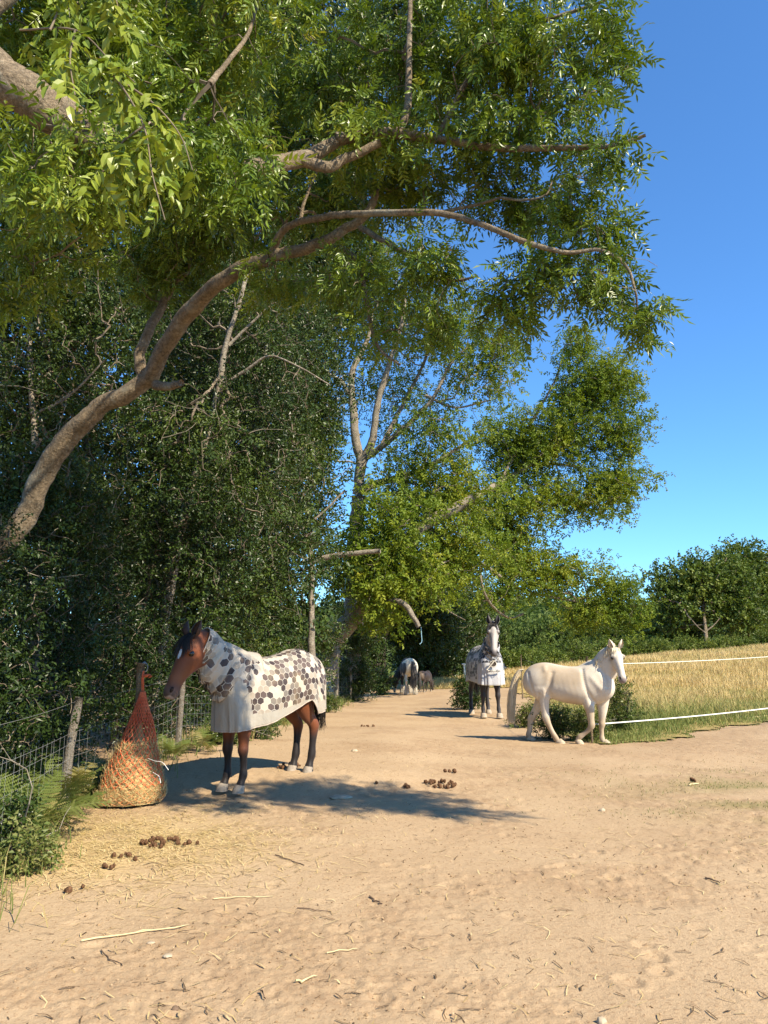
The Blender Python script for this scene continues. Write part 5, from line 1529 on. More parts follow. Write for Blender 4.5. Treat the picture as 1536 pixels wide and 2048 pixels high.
blobsC = [B(1180, 780, 95, 90, 33.5, 1.6), B(1150, 690, 45, 45, 33.5, 1.0), B(1230, 760, 65, 60, 33.5, 1.2), B(1240, 870, 65, 70, 33.5, 1.3), B(1120, 870, 110, 80, 33.5, 1.6), B(1240, 970, 65, 60, 33.5, 1.3), B(1150, 990, 120, 60, 33.5, 1.5), B(1030, 900, 120, 90, 33.5, 1.6, 0.9), B(1010, 1020, 120, 60, 33.0, 1.6),
          B(1030, 1075, 60, 40, 33.5, 1.2), B(880, 1010, 140, 80, 27.6, 1.8), B(780, 1060, 90, 100, 25.5, 1.6), B(800, 1150, 110, 70, 25.0, 1.4), B(900, 1110, 140, 70, 27.7, 1.6), B(1030, 1130, 110, 60, 33.5, 1.4), B(1130, 1150, 110, 45, 33.5, 1.3), B(1230, 1180, 60, 55, 33.5, 1.0), B(1255, 1230, 40, 40, 33.5, 0.8, 1.2), B(1170, 1225, 80, 35, 33.5, 1.0), B(760, 1180, 60, 60, 24.6, 1.0), B(1000, 1185, 80, 30, 32.4, 1.0, 0.8), B(670, 1130, 45, 70, 26.5, 1.2), B(720, 1120, 45, 45, 25.0, 0.8, 1.3), B(760, 1240, 40, 40, 25.6, 0.8)]
treeC, nC, NC = make_tree('leaning_tree', 'leaning tree with thick pale trunk and wide bright green crown over the far path', 'tree', tC[0], limbsC, blobsC, 1900, SPRIG_MID, M['leaf_mid'], per=10, seed=22, bark='bark_pale', r_tip=0.006, r_max=0.06,
                          droop=0.3, jitter=0.28, bf=0.3, dead=110, dead_len=1.5, tint=0.06, scale=1.15)
# ------------------------------------------------------------------ the dark wood closing the end of the path
for i, (lab, limbs, blobs, n, tint) in enumerate((
    ('dark tree with a bare trunk standing left of the piebald cob', [(W([(752, 1375, 36), (757, 1310, 36), (768, 1250, 36), (775, 1150, 36)]), 0.36, 0.2)], [B(770, 1200, 110, 70, 37, 2.2), B(720, 1290, 50, 50, 35, 1.5), B(840, 1250, 80, 60, 38, 2)], 620, -0.12),
    ('dark broad tree behind the piebald cob', [(W([(865, 1360, 43), (868, 1310, 43), (870, 1240, 43)]), 0.3, 0.2)], [B(880, 1270, 90, 70, 43, 2.6), B(830, 1320, 50, 40, 43, 2), B(900, 1310, 45, 38, 43, 2), B(790, 1200, 90, 90, 44, 2.5)], 620, -0.16),
    ('bushy green tree left of the grey horse', [(W([(935, 1350, 47), (935, 1300, 47), (930, 1220, 47)]), 0.3, 0.2)], [B(935, 1240, 60, 60, 47, 2.6), B(955, 1300, 35, 40, 47, 2.0), B(900, 1180, 70, 70, 48, 2.5)], 450, 0.05))):
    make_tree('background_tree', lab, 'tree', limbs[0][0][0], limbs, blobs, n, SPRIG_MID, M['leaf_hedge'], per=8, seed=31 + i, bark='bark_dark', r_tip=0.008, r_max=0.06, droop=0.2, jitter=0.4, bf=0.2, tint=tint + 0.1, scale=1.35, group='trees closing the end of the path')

# ------------------------------------------------------------------ trees beyond the meadow
FARS = [(lab, B_) for lab, B_ in ()]
def far_tree(lab, px, py_base, D, blobs, n, seed, tint=0.0, mat='leaf_oak', r=0.25, per=7, scale=1.0, group='trees beyond the meadow', limbs_extra=(), name='oak_tree', tmpl=None, jit=0.5):
    b = at(px, py_base, D)
    top = blobs[0][0]
    b2 = np.array([b[0], b[1], gz(b[0], b[1]) - 0.1])
    limbs = [(np.array([b2, b2 * 0.7 + top * 0.3, top]), r, r * 0.4)] + list(limbs_extra)
    return make_tree(name, lab, 'tree', b2, limbs, blobs, n, tmpl or SPRIG_FAR, M[mat], per=per, seed=seed, bark='bark', r_tip=0.012, r_max=0.12, droop=0.1, jitter=jit, bf=0.25, tint=tint, scale=scale, group=group, limb_k=8)
far_tree('broad dark green oak with a short pale forked trunk beyond the meadow', 1413, 1290, 58, [B(1405, 1180, 75, 60, 61, 2.0), B(1345, 1215, 48, 60, 61, 2.2), B(1450, 1170, 60, 60, 61.5, 2.4), B(1400, 1150, 50, 40, 61, 2), B(1330, 1160, 28, 30, 61, 1.5), B(1475, 1220, 50, 40, 61, 2)], 520, 41, 0.06, r=0.20,
         limbs_extra=[(W([(1413, 1262, 57.8), (1428, 1250, 57.8), (1440, 1236, 57.9)]), 0.055, 0.03), (W([(1411, 1266, 57.8), (1396, 1254, 57.8), (1384, 1240, 57.9)]), 0.05, 0.03)])
far_tree('tallest dark green tree at the right edge beyond the meadow', 1500, 1285, 68, [B(1490, 1150, 65, 60, 68, 3.4), B(1530, 1200, 70, 70, 68, 3), B(1475, 1115, 40, 30, 68, 2), B(1560, 1140, 60, 55, 68, 2.5), B(1500, 1240, 70, 35, 67, 2.4)], 560, 42, -0.02, r=0.3)
far_tree('dark shaded tree left of the forked oak beyond the meadow', 1330, 1300, 66, [B(1325, 1240, 40, 40, 66, 2.4), B(1310, 1275, 35, 25, 66, 2), B(1370, 1255, 45, 38, 66, 2.2)], 300, 43, -0.08, r=0.25)
wl = []
for i, (px, yt, rx, D, tint, lab) in enumerate(((960, 1225, 55, 85, 0.0, 'grey green tree in the valley just left of the grey horse'), (1035, 1235, 60, 92, 0.08, 'yellowish green tree in the valley just right of the grey horse'), (1095, 1245, 50, 80, 0.0, 'rounded green tree in the valley above the tail of the white pony'),
                                            (1150, 1240, 50, 88, 0.05, 'rounded green tree in the valley above the back of the white pony'), (1205, 1250, 45, 78, 0.1, 'rounded green tree in the valley above the withers of the white pony'), (1265, 1255, 45, 84, -0.05, 'shaded tree in the valley right of the head of the white pony'), (1300, 1270, 40, 75, 0.0, 'shaded low tree in the valley at the foot of the oaks'))):
    ry = (1325 - yt) / 2
    far_tree(lab, px, 1330, D, [B(px, yt + ry, rx, ry, D, 3.5), B(px - rx * 0.5, yt + ry * 1.3, rx * 0.6, ry * 0.8, D - 1, 2.5), B(px + rx * 0.5, yt + ry * 1.2, rx * 0.6, ry * 0.8, D, 2.5)], 300, 50 + i, tint, 'leaf_far', 0.25, 7, 1.15, 'trees in the valley beyond the meadow', name='valley_tree', jit=0.6)

# bracken and bramble along the far side of the meadow
brk = [(1535, 1292, 58, 'at the right edge below the tallest tree'), (1480, 1295, 58, 'right of the pale forked oak trunk'), (1425, 1299, 58, 'at the foot of the pale forked oak trunk'), (1370, 1303, 58, 'left of the pale forked oak trunk'), (1318, 1309, 57, 'below the shaded tree left of the oaks'),
       (1268, 1316, 57, 'right behind the head of the white pony'), (1212, 1322, 55, 'behind the neck of the white pony'), (1160, 1322, 52, 'behind the withers of the white pony'), (1105, 1326, 50, 'behind the croup of the white pony'), (1050, 1328, 48, 'behind the tail of the white pony'), (985, 1332, 48, 'behind the grey horse'), (915, 1340, 47, 'left of the grey horse by the pale rail')]
for i, (px, py, D, w_) in enumerate(brk):
    c = at(px, py, D); c[2] = gz(c[0], c[1])
    shrub('low green bracken and bramble ' + w_, c, 1.35, 0.9, (0.7 if i in (1, 2) else 1.0) if i < 5 else 1.25, 70, 70 + i, 0.25 if i < 6 else 0.05, 'leaf_oak', SPRIG_MID, 8, 'bramble', 'bramble_bush', 'brambles along the far side of the meadow', 0, 2, 1.15, shell=0.5, r_tip=0.004, jitter=0.22)
# wooded hill on the skyline
hxs = np.linspace(-160, 260, 150); hys = np.linspace(150, 420, 60)
HX, HY = np.meshgrid(hxs, hys)
HZ = -14 + 40 * sstep(150, 400, HY) * (0.75 + 0.3 * np.sin(HX * 0.012 + 1)) + 5.0 * vnoise(HX * 0.06, HY * 0.06) + 4.0 * vnoise(HX * 0.16, HY * 0.16)
t = NT('wooded_hill'); p = t.geo()
n1 = t.noise(p, 0.12, 6, 0.7); n2 = t.voro(p, 0.22)
M['hill'] = t.done(t.bsdf(t.mix(n2, t.ramp(n1, [(0.3, (0.035, 0.06, 0.02)), (0.7, (0.085, 0.12, 0.035))]), c3(0.03, 0.05, 0.02)), 0.95, 0.1, t.bump(n2, 1.0, 3.0)))
link('hill', mesh('hill', np.stack([HX, HY, HZ], -1).reshape(-1, 3), ring_faces(60, 150, closed=False)[:, ::-1], M['hill'], True), kind='structure')
rg = np.random.default_rng(60)
n = 9000
hx_ = rg.uniform(-150, 250, n); hy_ = rg.uniform(160, 400, n)
hz_ = -14 + 40 * sstep(150, 400, hy_) * (0.75 + 0.3 * np.sin(hx_ * 0.012 + 1)) + 5.0 * vnoise(hx_ * 0.06, hy_ * 0.06) + 4.0 * vnoise(hx_ * 0.16, hy_ * 0.16)
lv, lf, ti = scatter(SPRIG_FAR, np.stack([hx_, hy_, hz_ + rg.uniform(-0.5, 3.5, n)], -1), rg.normal(0, 1, (n, 3)), 7.0, rg)
o = link('far_woodland', mesh('far_woodland', lv, lf, M['leaf_far'], False, {'tint': ti}), kind='stuff')
tag(o, 'distant woodland covering the hill on the skyline', 'woodland')
# ================================================================== FENCES, HAY NET, SMALL THINGS
def post_mesh(h, r, lean=(0, 0), seed=0, k=10, top_tilt=0.25):
    P = np.array([[lean[0] * q * q + 0.01 * math.sin(q * 4 + seed), lean[1] * q * q + 0.008 * math.cos(q * 5 + seed), -0.15 + (h + 0.15) * q] for q in np.linspace(0, 1, 9)])
    return tube(P, np.linspace(r * 1.05, r * 0.95, 9), k, 0.10, seed)

wf = thing('wire_fence', 'stock fence of weathered posts and wire along the foot of the hedge on the left', 'fence', (fence_x(8.1), 8.1, 0))
p1 = on_ground(172, 1590); p2 = np.array([fence_x(11.2), 11.2, 0])
PT = [np.array([fence_x(4.4), 4.4, 0]), np.array([fence_x(8.1), 8.1, 0]), p2, np.array([fence_x(15.2), 15.2, 0]), np.array([fence_x(20.5), 20.5, 0]), at(672, 1398, 26.2), at(701, 1393, 27.4), np.array([fence_x(33), 33, 0])]
PH = [1.08, 1.10, 1.12, 1.1, 1.1, 1.22, 1.15, 1.1]
PR = [0.045, 0.047, 0.042, 0.045, 0.045, 0.085, 0.05, 0.05]
for i, (c, h, r) in enumerate(zip(PT, PH, PR)):
    c[2] = gz(c[0], c[1])
    v, f = post_mesh(h, r, (0.07, 0.02) if i == 1 else (0.01, 0), i * 2.0)
    part('post', v + c, f, M['post' if i < 5 else 'bark_pale'], wf, True)
def sagline(a, b, sag, n=10):
    q = np.linspace(0, 1, n)[:, None]
    P = a * (1 - q) + b * q
    P[:, 2] -= sag * 4 * (q * (1 - q))[:, 0]
    return P
rg = np.random.default_rng(81)
for hgt in (1.06, 0.76, 0.66, 0.52, 0.36, 0.18):
    pts = []
    for i in range(7):
        a = PT[i] + [0.045, 0, hgt * PH[i] / 1.1]; b = PT[i + 1] + [0.045, 0, hgt * PH[i + 1] / 1.1]
        pts.append(sagline(a, b, 0.02 + 0.03 * rg.random(), 12)[:-1 if i < 6 else None])
    v, f = tube(np.concatenate(pts), 0.0015, 4, caps=False)
    part('wire', v, f, M['wire'], wf, True)
P0, P1 = [], []
for i in range(7):
    ln = np.linalg.norm(PT[i + 1] - PT[i])
    for q in np.arange(0.0, 1.0, 0.16 / ln):
        c = PT[i] * (1 - q) + PT[i + 1] * q + rg.normal(0, 0.004, 3)
        P0.append(c + [0.045, 0, 0.16]); P1.append(c + [0.045 + rg.normal(0, 0.01), rg.normal(0, 0.012), 0.76])
v, f = frusta(P0, P1, 0.0010, 0.0010, 4)
part('stay_wires', v, f, M['wire'], wf, False, kind='stuff')

# ------------------------------------------------------------------ the post with the hay net
hn = on_ground(258, 1608)
S = 192.0
hpost = hn + np.array([-0.05, 0.29, 0]); hpost[2] = gz(hpost[0], hpost[1])
hp = thing('wooden_post', 'round wooden post with a metal ring at its top, holding the orange hay net', 'post', hpost)
v, f = post_mesh(1.45, 0.046, (0.0, -0.01), 5.0)
M['post_tan'] = bark_material('tan_post_wood', (0.22, 0.16, 0.09), (0.42, 0.32, 0.20), 12, 0.1)
part('shaft', v + hpost, f, M['post_tan'], hp, True)
rc_ = hpost + [0.055, -0.055, 1.40]
pts = np.array([rc_ + [0.045 * math.cos(a), -0.012 * math.cos(a), 0.05 * math.sin(a)] for a in np.linspace(0, 6.283, 25)])
v, f = tube(pts, 0.006, 6, caps=False)
part('ring', v, f, M['wire'], hp, True)
v, f = blob((0, 0, 0), (0.018, 0.02, 0.018), 10)
part('ring_staple', v + rc_ + [0, 0.01, 0.045], f, M['wire'], hp, True)

net = thing('hay_net', 'orange string hay net bulging with hay, hung from the wooden post down to the ground', 'hay net', hn)
PZ = np.array([0.02, 0.07, 0.15, 0.26, 0.375, 0.50, 0.69, 0.86, 1.0, 1.10, 1.17])
PRr = np.array([0.315, 0.345, 0.330, 0.295, 0.258, 0.222, 0.162, 0.104, 0.058, 0.030, 0.014])
PXc = np.array([-0.02, -0.01, 0.0, 0.0, 0.005, 0.012, 0.02, 0.02, 0.012, 0.008, 0.006])
def netpt(u, z, grow=0.0):
    r = np.interp(z, PZ, PRr); cx = np.interp(z, PZ, PXc)
    lump = 1 + 0.05 * np.sin(u * 3 + 1) + 0.04 * np.sin(u * 5 + z * 9) + 0.03 * np.sin(u * 2 - z * 14)
    ry = 0.80
    cy = np.interp(z, [0, 0.6, 1.0, 1.2], [0.0, 0.10, 0.21, 0.24])
    return np.stack([cx + (r + grow) * lump * np.cos(u), cy + (r + grow) * ry * lump * np.sin(u), z], -1)
M['hay_core'] = plain('packed_hay', (0.42, 0.29, 0.12), 0.9, 0.1, 0.4, 60, 0.6)
uu = np.linspace(0, 2 * np.pi, 40, endpoint=False); zz = np.linspace(0.02, 0.80, 20)
UU, ZZ = np.meshgrid(uu, zz)
shr = 1 - 0.80 * sstep(0.42, 0.80, ZZ)
cen = np.stack([np.interp(ZZ, PZ, PXc), np.interp(ZZ, [0, 0.6, 1.0, 1.2], [0.0, 0.10, 0.21, 0.24]), ZZ], -1)
core = cen + (netpt(UU, ZZ, -0.02) - cen) * shr[..., None]
core[..., 2] += 0.02 * vnoise(UU * 4, ZZ * 30)
part('hay', core.reshape(-1, 3) + hn, ring_faces(20, 40), M['hay_core'], net, True)
rg = np.random.default_rng(82)
n = 5200
u = rg.uniform(0, 2 * np.pi, n); z = 0.62 * rg.random(n) ** 1.3
z = np.where(rg.random(n) < 0.25, z * 0.25, z)
b = netpt(u, np.maximum(z, 0.02), rg.normal(-0.006, 0.012, n))
tdir = np.stack([-np.sin(u), np.cos(u), 0 * u], -1); a = rg.uniform(0, np.pi, n)
d = tdir * np.cos(a)[:, None] + np.array([0, 0, 1.0]) * np.sin(a)[:, None] * 0.9 + np.stack([np.cos(u), np.sin(u), 0 * u], -1) * rg.normal(0.06, 0.16, (n, 1))
l = rg.uniform(0.03, 0.11, n)[:, None]
e = b + d * l; e[:, 2] = np.maximum(e[:, 2], 0.004)
v, f = frusta(b + hn, e + hn, 0.0019, 0.0012, 3)
part('hay_stalks', v, f, M['straw'], net, False, {'tint': np.repeat(rg.random(n), 6)}, kind='stuff')
t = NT('net_string')
M['net'] = t.done(t.bsdf(t.ramp(t.noise(t.pos(), 5, 3), [(0.35, (0.60, 0.095, 0.035)), (0.65, (0.78, 0.20, 0.08))]), 0.6, 0.3))
M['net_faded'] = plain('faded_net_string', (0.66, 0.27, 0.11), 0.7, 0.2, 0.2, 12)
P0, P1 = [], []
rows = []
z = 0.025
while z < 1.165:
    rows.append(z); z += 0.018 + 0.020 * np.interp(z, [0, 0.6, 1.1], [0.6, 1.3, 0.7])
nc = 22
low0, low1 = [], []
for i in range(len(rows) - 1):
    for j in range(nc):
        u0 = 2 * np.pi * (j + 0.5 * (i % 2)) / nc
        a = netpt(u0, rows[i], 0.006)
        for s in (-1, 1):
            c = netpt(u0 + s * np.pi / nc, rows[i + 1], 0.006)
            (low0 if rows[i] < 0.17 else P0).append(a + rg.normal(0, 0.002, 3)); (low1 if rows[i] < 0.17 else P1).append(c)
v, f = frusta(np.array(P0) + hn, np.array(P1) + hn, 0.0050, 0.0050, 4); part('netting', v, f, M['net'], net, True, kind='stuff')
v, f = frusta(np.array(low0) + hn, np.array(low1) + hn, 0.0027, 0.0027, 4); part('lower_netting', v, f, M['net_faded'], net, True, kind='stuff')
top = hn + netpt(0.0, 1.16, 0)
top = hn + np.array([0.006, 0.235, 1.16])
for dx in (-0.008, 0.010):
    pts = np.array([top + [dx, 0, -0.02], top * 0.5 + rc_ * 0.5 + [dx * 0.8, -0.03, 0], rc_ + [dx * 0.5, -0.012, -0.04]])
    v, f = tube(catmull(pts, 6), 0.007, 6); part('draw_cord', v, f, M['net'], net, True)
kn = [blob((0, 0, 0), (0.026, 0.02, 0.019), 10), blob((0.035, 0.0, 0.008), (0.024, 0.012, 0.010), 10, 0.4), blob((0.05, -0.01, -0.012), (0.02, 0.009, 0.009), 10, -0.5)]
v, f = cat_parts(kn); part('knot', v + rc_ + [0.035, -0.02, -0.09], f, M['net'], net, True)
for P in (W([(296, 1517, 7.9), (310, 1522, 7.8), (325, 1525, 7.75), (337, 1540, 7.7)]), W([(306, 1545, 7.9), (318, 1553, 7.8), (321, 1566, 7.75)])):
    v, f = tube(catmull(P, 6), 0.003, 5); part('loose_string', v, f, M['tape'], net, True)

# ------------------------------------------------------------------ ferns and weeds at the lower left
def frond_mesh(rg, L=0.62, pairs=17, wid=0.17, curl=0.5):
    parts = []
    k = np.linspace(0, 1, 12)
    rach = np.stack([L * k, 0 * k, L * (0.55 * k - curl * 0.9 * k * k)], -1)
    v, f = tube(rach, np.linspace(0.0035, 0.001, 12), 4)
    tri = np.vstack([f[:, [0, 1, 2]], f[:, [0, 2, 3]]])
    parts.append((v, tri))
    tang = nrm(np.gradient(rach, axis=0))
    for i in range(pairs):
        q = 0.16 + 0.82 * i / pairs
        b = np.array([np.interp(q, k, rach[:, j]) for j in range(3)]); tg = np.array([np.interp(q, k, tang[:, j]) for j in range(3)])
        pl = wid * math.sin(math.pi * (0.18 + 0.80 * q)) ** 0.9 * rg.uniform(0.85, 1.1)
        for sg in (-1, 1):
            side = nrm(np.array([0.30, sg, -0.12 + rg.normal(0, 0.10)]))
            m = max(4, int(pl / 0.016))
            for j in range(m):
                s0 = b + side * pl * j / m
                wl = 0.021 * (1 - 0.75 * j / m) + 0.003
                for g in (-1, 1):
                    e = s0 + tg * g * wl + side * pl / m * 0.5
                    parts.append((np.array([s0, s0 + side * pl / m * 1.1, e]), np.array([[0, 1, 2]])))
    return cat_parts(parts)
rg = np.random.default_rng(83)
fronds = []
for i in range(6):
    v, f = frond_mesh(rg, rg.uniform(0.5, 0.7), int(rg.integers(15, 19)), rg.uniform(0.14, 0.19), rg.uniform(0.45, 0.75))
    fronds.append(mesh('frond', v, f, M['fern'], False, {'tint': np.full(len(v), (0.35, 0.5, 0.42, 0.62, 0.55, 0.9)[i])}))
fern_spots = [(70, 1610, 'tall fern by the left edge, beside the leaning fence post'), (120, 1620, 'green fern right in front of the leaning fence post'), (20, 1600, 'fern at the left edge under the fence wires'), (35, 1680, 'fern hanging low over the ground at the left edge'), (95, 1660, 'pale green fern between the left edge and the spilled hay'),
              (150, 1605, 'yellowing fern at the foot of the leaning fence post'), (10, 1740, 'lowest fern at the left edge of the bare ground'), (-20, 1650, 'fern half cut off by the left edge'), (345, 1520, 'fern in the shade behind the hay net by the fence'), (405, 1505, 'shaded fern behind the front legs of the brown horse'), (60, 1545, 'fern tangled in the wires left of the leaning fence post'), (215, 1560, 'shaded fern behind the hay net')]
for i, (px, py, lab) in enumerate(fern_spots):
    g = on_ground(px, py)
    ft = thing('fern', lab, 'fern', g, 'ferns along the wire fence')
    nfr = int(rg.integers(7, 10))
    for j in range(nfr):
        o = link('frond', fronds[int(rg.integers(0, 5)) if rg.random() < 0.85 else 5], ft)
        o.rotation_euler = (rg.normal(0, 0.2), -rg.uniform(0.1, 0.8), 6.283 * j / nfr + rg.normal(0, 0.3))
        s = rg.uniform(0.8, 1.25) * (0.7 if i in (5, 6, 8, 9, 11) else 1.0)
        o.scale = (s, s, s)
        o.location = (rg.normal(0, 0.03), rg.normal(0, 0.03), rg.uniform(0, 0.05))
def weed(label, px, py, D, rx, h, n, seed, tint, mat='leaf_hedge', tmpl=None, scale=0.8, name='weed', cat='plant', group=None, per=4):
    c = at(px, py, D) if D else on_ground(px, py)
    c[2] = gz(c[0], c[1])
    return shrub(label, c, rx, rx, h, n, seed, tint, mat, tmpl or SPRIG, per, cat, name, group, 2, 3, scale, shell=0.6, r_tip=0.002, jitter=0.05)
weed('leafy dark green weed at the left edge below the ferns', 0, 1720, None, 0.28, 0.42, 90, 120, 0.1)
weed('leafy weed mixed with dry grass at the lower left corner of the verge', 45, 1745, None, 0.20, 0.25, 60, 121, 0.25, 'fern')
weed('straggly weed in the fence wires left of the hay net', 110, 1560, None, 0.25, 0.7, 70, 122, 0.2)
weed('small weed with yellowish leaves behind the belly of the brown horse', 520, 1478, None, 0.28, 0.45, 80, 123, 0.3)
weed('grassy weed under the fence behind the brown horse, right of its front leg', 455, 1490, None, 0.30, 0.5, 90, 124, 0.2)
weed('low weed at the foot of the far fence posts', 655, 1425, None, 0.30, 0.5, 80, 125, 0.35)
weed('bushy dark plant behind the legs of the white pony', 1110, 1452, 14.6, 0.42, 0.62, 150, 126, 0.05)
weed('weedy green plant behind the front legs of the white pony', 1180, 1468, 14.4, 0.35, 0.5, 110, 127, 0.25)
weed('upright bushy plant behind the chest of the white pony at the meadow corner', 1243, 1440, 15.6, 0.36, 1.05, 190, 128, 0.15)
weed('dark bush beside the legs of the grey horse', 938, 1395, 22, 0.42, 0.85, 150, 129, 0.02, scale=1.2)
weed('green weed between the grey horse and the tail of the white pony', 1055, 1420, 17.5, 0.35, 0.5, 90, 130, 0.3)
weed('small bushy plant beside the grazing piebald cob', 765, 1385, 31, 0.5, 0.9, 90, 131, 0.2, scale=1.6)

# ------------------------------------------------------------------ the tape fence along the meadow
pA = at(1183, 1484, 13.95); pA[2] = gz(pA[0], pA[1]); pB = np.array([9.0, 17.2, 0.0]); pB[2] = gz(9.0, 17.2)
tf_ = thing('tape_fence', 'white electric tape fence in two strands along the edge of the meadow', 'fence', pA)
for c in (pA, pB):
    v, f = post_mesh(1.5, 0.022, (0, 0), 1.0, 8); part('post', v + c, f, M['post_tan'], tf_, True)
def tape(a, b, sag, w=0.008):
    P = sagline(np.array(a), np.array(b), sag, 16)
    V = np.stack([P + [0, 0, w], P + [0.003, 0, w], P + [0.003, 0, -w], P + [0, 0, -w]], 1).reshape(-1, 3)
    return V, ring_faces(16, 4)
for za, zb, tw in ((0.33, 0.42, 0.010), (1.36, 1.48, 0.0045)):
    v, f = tape(pA + [0.03, -0.02, za], pB + [0, -0.02, zb], 0.03, tw); part('tape', v, f, M['tape'], tf_, False)
pC = at(1045, 1395, 26.0); pC[2] = gz(pC[0], pC[1])
for za in (0.45, 1.3):
    v, f = tape(pA + [-0.03, 0.0, za - 0.1], pC + [0, 0, za], 0.04, 0.003); part('strand', v, f, M['wire'], tf_, False)
v, f = post_mesh(1.45, 0.02, (0, 0), 2.0, 8); part('post', v + pC, f, M['post_tan'], tf_, True)

rl = at(929, 1353, 36); rl[2] = gz(rl[0], rl[1])
rf_ = thing('rail_fence', 'pale wooden rail on thin posts left of the grey horse', 'fence', rl)
for dx in (0.0, 1.7):
    v, f = post_mesh(1.0, 0.04, (0, 0), dx, 8); part('post', v + rl + [dx, -dx * 0.4, 0], f, M['tape'], rf_, True)
v, f = tube(np.array([rl + [-0.1, 0.02, 0.96], rl + [0.8, -0.3, 0.88], rl + [1.8, -0.72, 0.82]]), 0.035, 8); part('rail', v, f, M['tape'], rf_, True)
sk = on_ground(914, 1384)
v, f = tube(np.array([[0, 0, -0.05], [0, 0, 0.15], [0.01, 0, 0.36]]), 0.02, 6)
o = link('stake', mesh('stake', v, f, M['tape'], True), loc=sk); tag(o, 'short white stake in the dry grass left of the grey horse', 'stake')

rp = at(842, 1255, 23.8)
v, f = tube(catmull(np.array([[0, 0, 0.02], [0.01, 0, -0.2], [0.02, 0, -0.42], [-0.04, 0, -0.50]]), 5), 0.013, 6)
o = link('rope', mesh('rope', v, f, plain('pale_blue_rope', (0.25, 0.42, 0.50), 0.7, 0.2, 0.15, 20), True), loc=rp); tag(o, 'pale blue rope end hanging from the stub of a broken branch', 'rope')

# ------------------------------------------------------------------ droppings
def lump(rg, r=1.0):
    v, f = blob((0, 0, 0), (1, 1, 1), 12)
    q = nrm(v)
    d = 1 + 0.18 * vnoise(q[:, 0] * 2.5 + rg.random() * 50, q[:, 1] * 2.5 + q[:, 2] * 2.1) * 2 + 0.10 * vnoise(q[:, 0] * 7, q[:, 1] * 7 + q[:, 2] * 6)
    return v * d[:, None] * np.array([1, 0.85, 0.75]) * r, f
M['dung'] = plain('dried_dung', (0.125, 0.066, 0.034), 0.95, 0.1, 0.55, 60, 1.0)
rg = np.random.default_rng(84)
lumps = []
for i in range(4):
    v, f = lump(rg, 0.036); lumps.append(mesh('dropping', v, f, M['dung'], True))
piles = [(880, 1572, 34, 0.21, 0.075, 'heaped horse droppings in the middle of the path, the neatest pile'), (902, 1546, 4, 0.09, 0.05, 'few droppings just beyond the heaped pile in the middle of the path'), (322, 1690, 30, 0.17, 0.09, 'crumbled dark droppings on the spilled hay, below the hay net'),
         (372, 1692, 5, 0.10, 0.03, 'few loose droppings right of the crumbled droppings below the hay net'), (262, 1718, 5, 0.14, 0.05, 'scattered droppings left of the crumbled droppings below the hay net'), (217, 1738, 4, 0.06, 0.03, 'pair of large broken droppings near the lower left verge'), (145, 1782, 4, 0.09, 0.03, 'lone dark dropping nearest to the camera at the left'),
         (572, 1535, 14, 0.20, 0.07, 'dark droppings behind the hind hooves of the brown horse'), (735, 1454, 9, 0.16, 0.07, 'flat droppings on the path below the piebald cob'), (1385, 1562, 3, 0.05, 0.03, 'dark droppings on the scruffy green ground at the right'), (755, 1571, 2, 0.05, 0.02, 'two small droppings in the tree shade left of the heaped pile'), (817, 1577, 4, 0.06, 0.03, 'dark droppings at the left end of the heaped pile')]
for px, py, n, rx, ry, lab in piles:
    g = on_ground(px, py); g[2] = float(surf(g[0], g[1]))
    pt = thing('dung_pile', lab, 'droppings', g, 'horse droppings on the path')
    for i in range(n):
        a = rg.uniform(0, 6.28); q = math.sqrt(rg.random())
        dx, dy = rx * q * math.cos(a), ry * 1.8 * q * math.sin(a)
        z = float(surf(g[0] + dx, g[1] + dy)) - g[2] + 0.018 + (0.03 * (1 - q) if n > 12 else 0)
        o = link('dropping', lumps[i % 4], pt, (dx, dy, z))
        o.rotation_euler = (rg.uniform(0, 6), rg.uniform(0, 6), rg.uniform(0, 6))
        s = rg.uniform(0.45, 1.0) * (0.72 if n > 25 else 0.85); o.scale = (s, s, s)

# ------------------------------------------------------------------ sticks and stones
M['stick_pale'] = plain('pale_dry_stick', (0.56, 0.45, 0.25), 0.85, 0.15, 0.2, 18)
M['stick_dark'] = plain('dark_dry_stick', (0.15, 0.10, 0.065), 0.9, 0.15, 0.3, 18)
M['stone'] = plain('pale_stone', (0.40, 0.32, 0.22), 0.9, 0.15, 0.25, 14, 0.5)
def stick(px0, px1, r, mat, lab, forks=(), seed=0):
    rg = np.random.default_rng(seed + 900)
    a, b = on_ground(*px0), on_ground(*px1)
    n = 9; P = []
    for q in np.linspace(0, 1, n):
        p = a * (1 - q) + b * q + np.array([rg.normal(0, 0.006), rg.normal(0, 0.006), 0])
        p[2] = float(surf(p[0], p[1])) + r * 0.9 + 0.004; P.append(p)
    P = np.array(P); P[1:-1, 2] = np.maximum(P[1:-1, 2], (P[:-2, 2] + P[2:, 2]) / 2)
    parts = [tube(P, np.linspace(r, r * 0.6, n), 6, 0.1, seed)]
    for fk, (fx, fy_) in forks:
        s = P[fk]; e = on_ground(fx, fy_); e[2] = float(surf(e[0], e[1])) + r
        parts.append(tube(np.array([s, s * 0.5 + e * 0.5 + [0, 0, 0.006], e]), [r * 0.7, r * 0.55, r * 0.35], 6))
    v, f = cat_parts(parts)
    c = P.mean(0)
    o = link('stick', mesh('stick', v - c, f, M[mat], True), loc=c); tag(o, lab, 'stick', 'sticks lying on the dry earth')
stick((165, 1883), (373, 1855), 0.0055, 'stick_pale', 'long pale stick with a side twig, lying at the lower left', [(4, (300, 1862))], 1)
stick((590, 1966), (634, 1957), 0.006, 'stick_pale', 'short thick pale stick lying near the bottom of the view', (), 2)
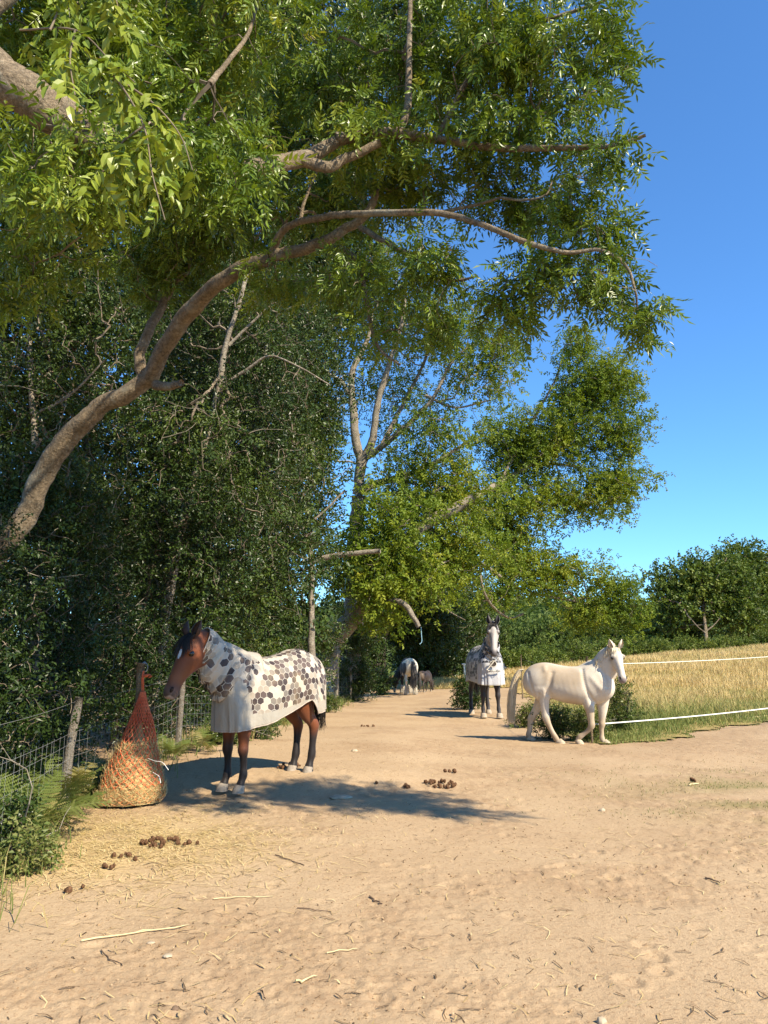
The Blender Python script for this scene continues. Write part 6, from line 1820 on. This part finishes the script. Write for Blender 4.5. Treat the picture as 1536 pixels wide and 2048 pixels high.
stick((653, 1908), (718, 1899), 0.004, 'stick_pale', 'thin pale stalk right of the lower middle', (), 3)
stick((552, 1712), (606, 1731), 0.0045, 'stick_dark', 'dark bent twig in the open left of the centre', (), 4)
stick((597, 1816), (660, 1824), 0.0035, 'stick_dark', 'thin dark straight twig on open ground below the centre', (), 5)
stick((199, 1905), (246, 1937), 0.0035, 'stick_dark', 'dark thin twig below the long pale stick', (), 6)
stick((470, 1692), (495, 1696), 0.004, 'stick_pale', 'tiny pale stalk just below the edge of the tree shade', (), 7)
stick((425, 1799), (545, 1792), 0.004, 'stick_pale', 'faint pale stalk lying across the open ground at left', (), 8)
stick((741, 1793), (765, 1806), 0.006, 'stick_dark', 'stubby dark twig in the centre of the bare ground', (), 9)
stick((1409, 1757), (1436, 1767), 0.006, 'stick_dark', 'stubby dark twig at the right of the bare ground', (), 10)
stick((519, 1987), (531, 2003), 0.004, 'stick_dark', 'short dark twig near the bottom, left of the short thick pale stick', (), 11)
stick((1272, 1463), (1302, 1460), 0.022, 'stick_pale', 'pale short log at the foot of the meadow grass right of the white pony', (), 12)
stick((1495, 1440), (1533, 1434), 0.025, 'stick_pale', 'pale log at the meadow edge by the right border', (), 13)
stick((1377, 1571), (1398, 1567), 0.010, 'stick_pale', 'pale stick on the scruffy green ground at the right', (), 14)
def stone(px, py, r, flat, lab, seed, mat='stone'):
    rg = np.random.default_rng(seed)
    g = on_ground(px, py); g[2] = float(surf(g[0], g[1])) + r * flat * 0.25
    v, f = lump(rg, r); v[:, 2] *= flat / 0.75
    o = link('stone', mesh('stone', v, f, M[mat], True), loc=g); tag(o, lab, 'stone', 'stones on the dry earth')
stone(1204, 1622, 0.032, 0.7, 'pale lone stone on open ground below the white pony', 1)
stone(709, 1503, 0.045, 0.6, 'grey brown stone in the middle of the path behind the brown horse', 2)
stone(683, 1597, 0.13, 0.12, 'flat pale slab of stone in the tree shade', 3)
stone(350, 2021, 0.016, 0.8, 'dark little stone at the bottom edge left of the middle', 4, 'stick_dark')
stone(1203, 2044, 0.022, 0.9, 'stone at the bottom edge right of the middle', 5)
stone(335, 1918, 0.026, 0.3, 'small flat pale stone below the long pale stick', 6)
stone(302, 1887, 0.022, 0.3, 'small flat pale chip beside the long pale stick', 7)
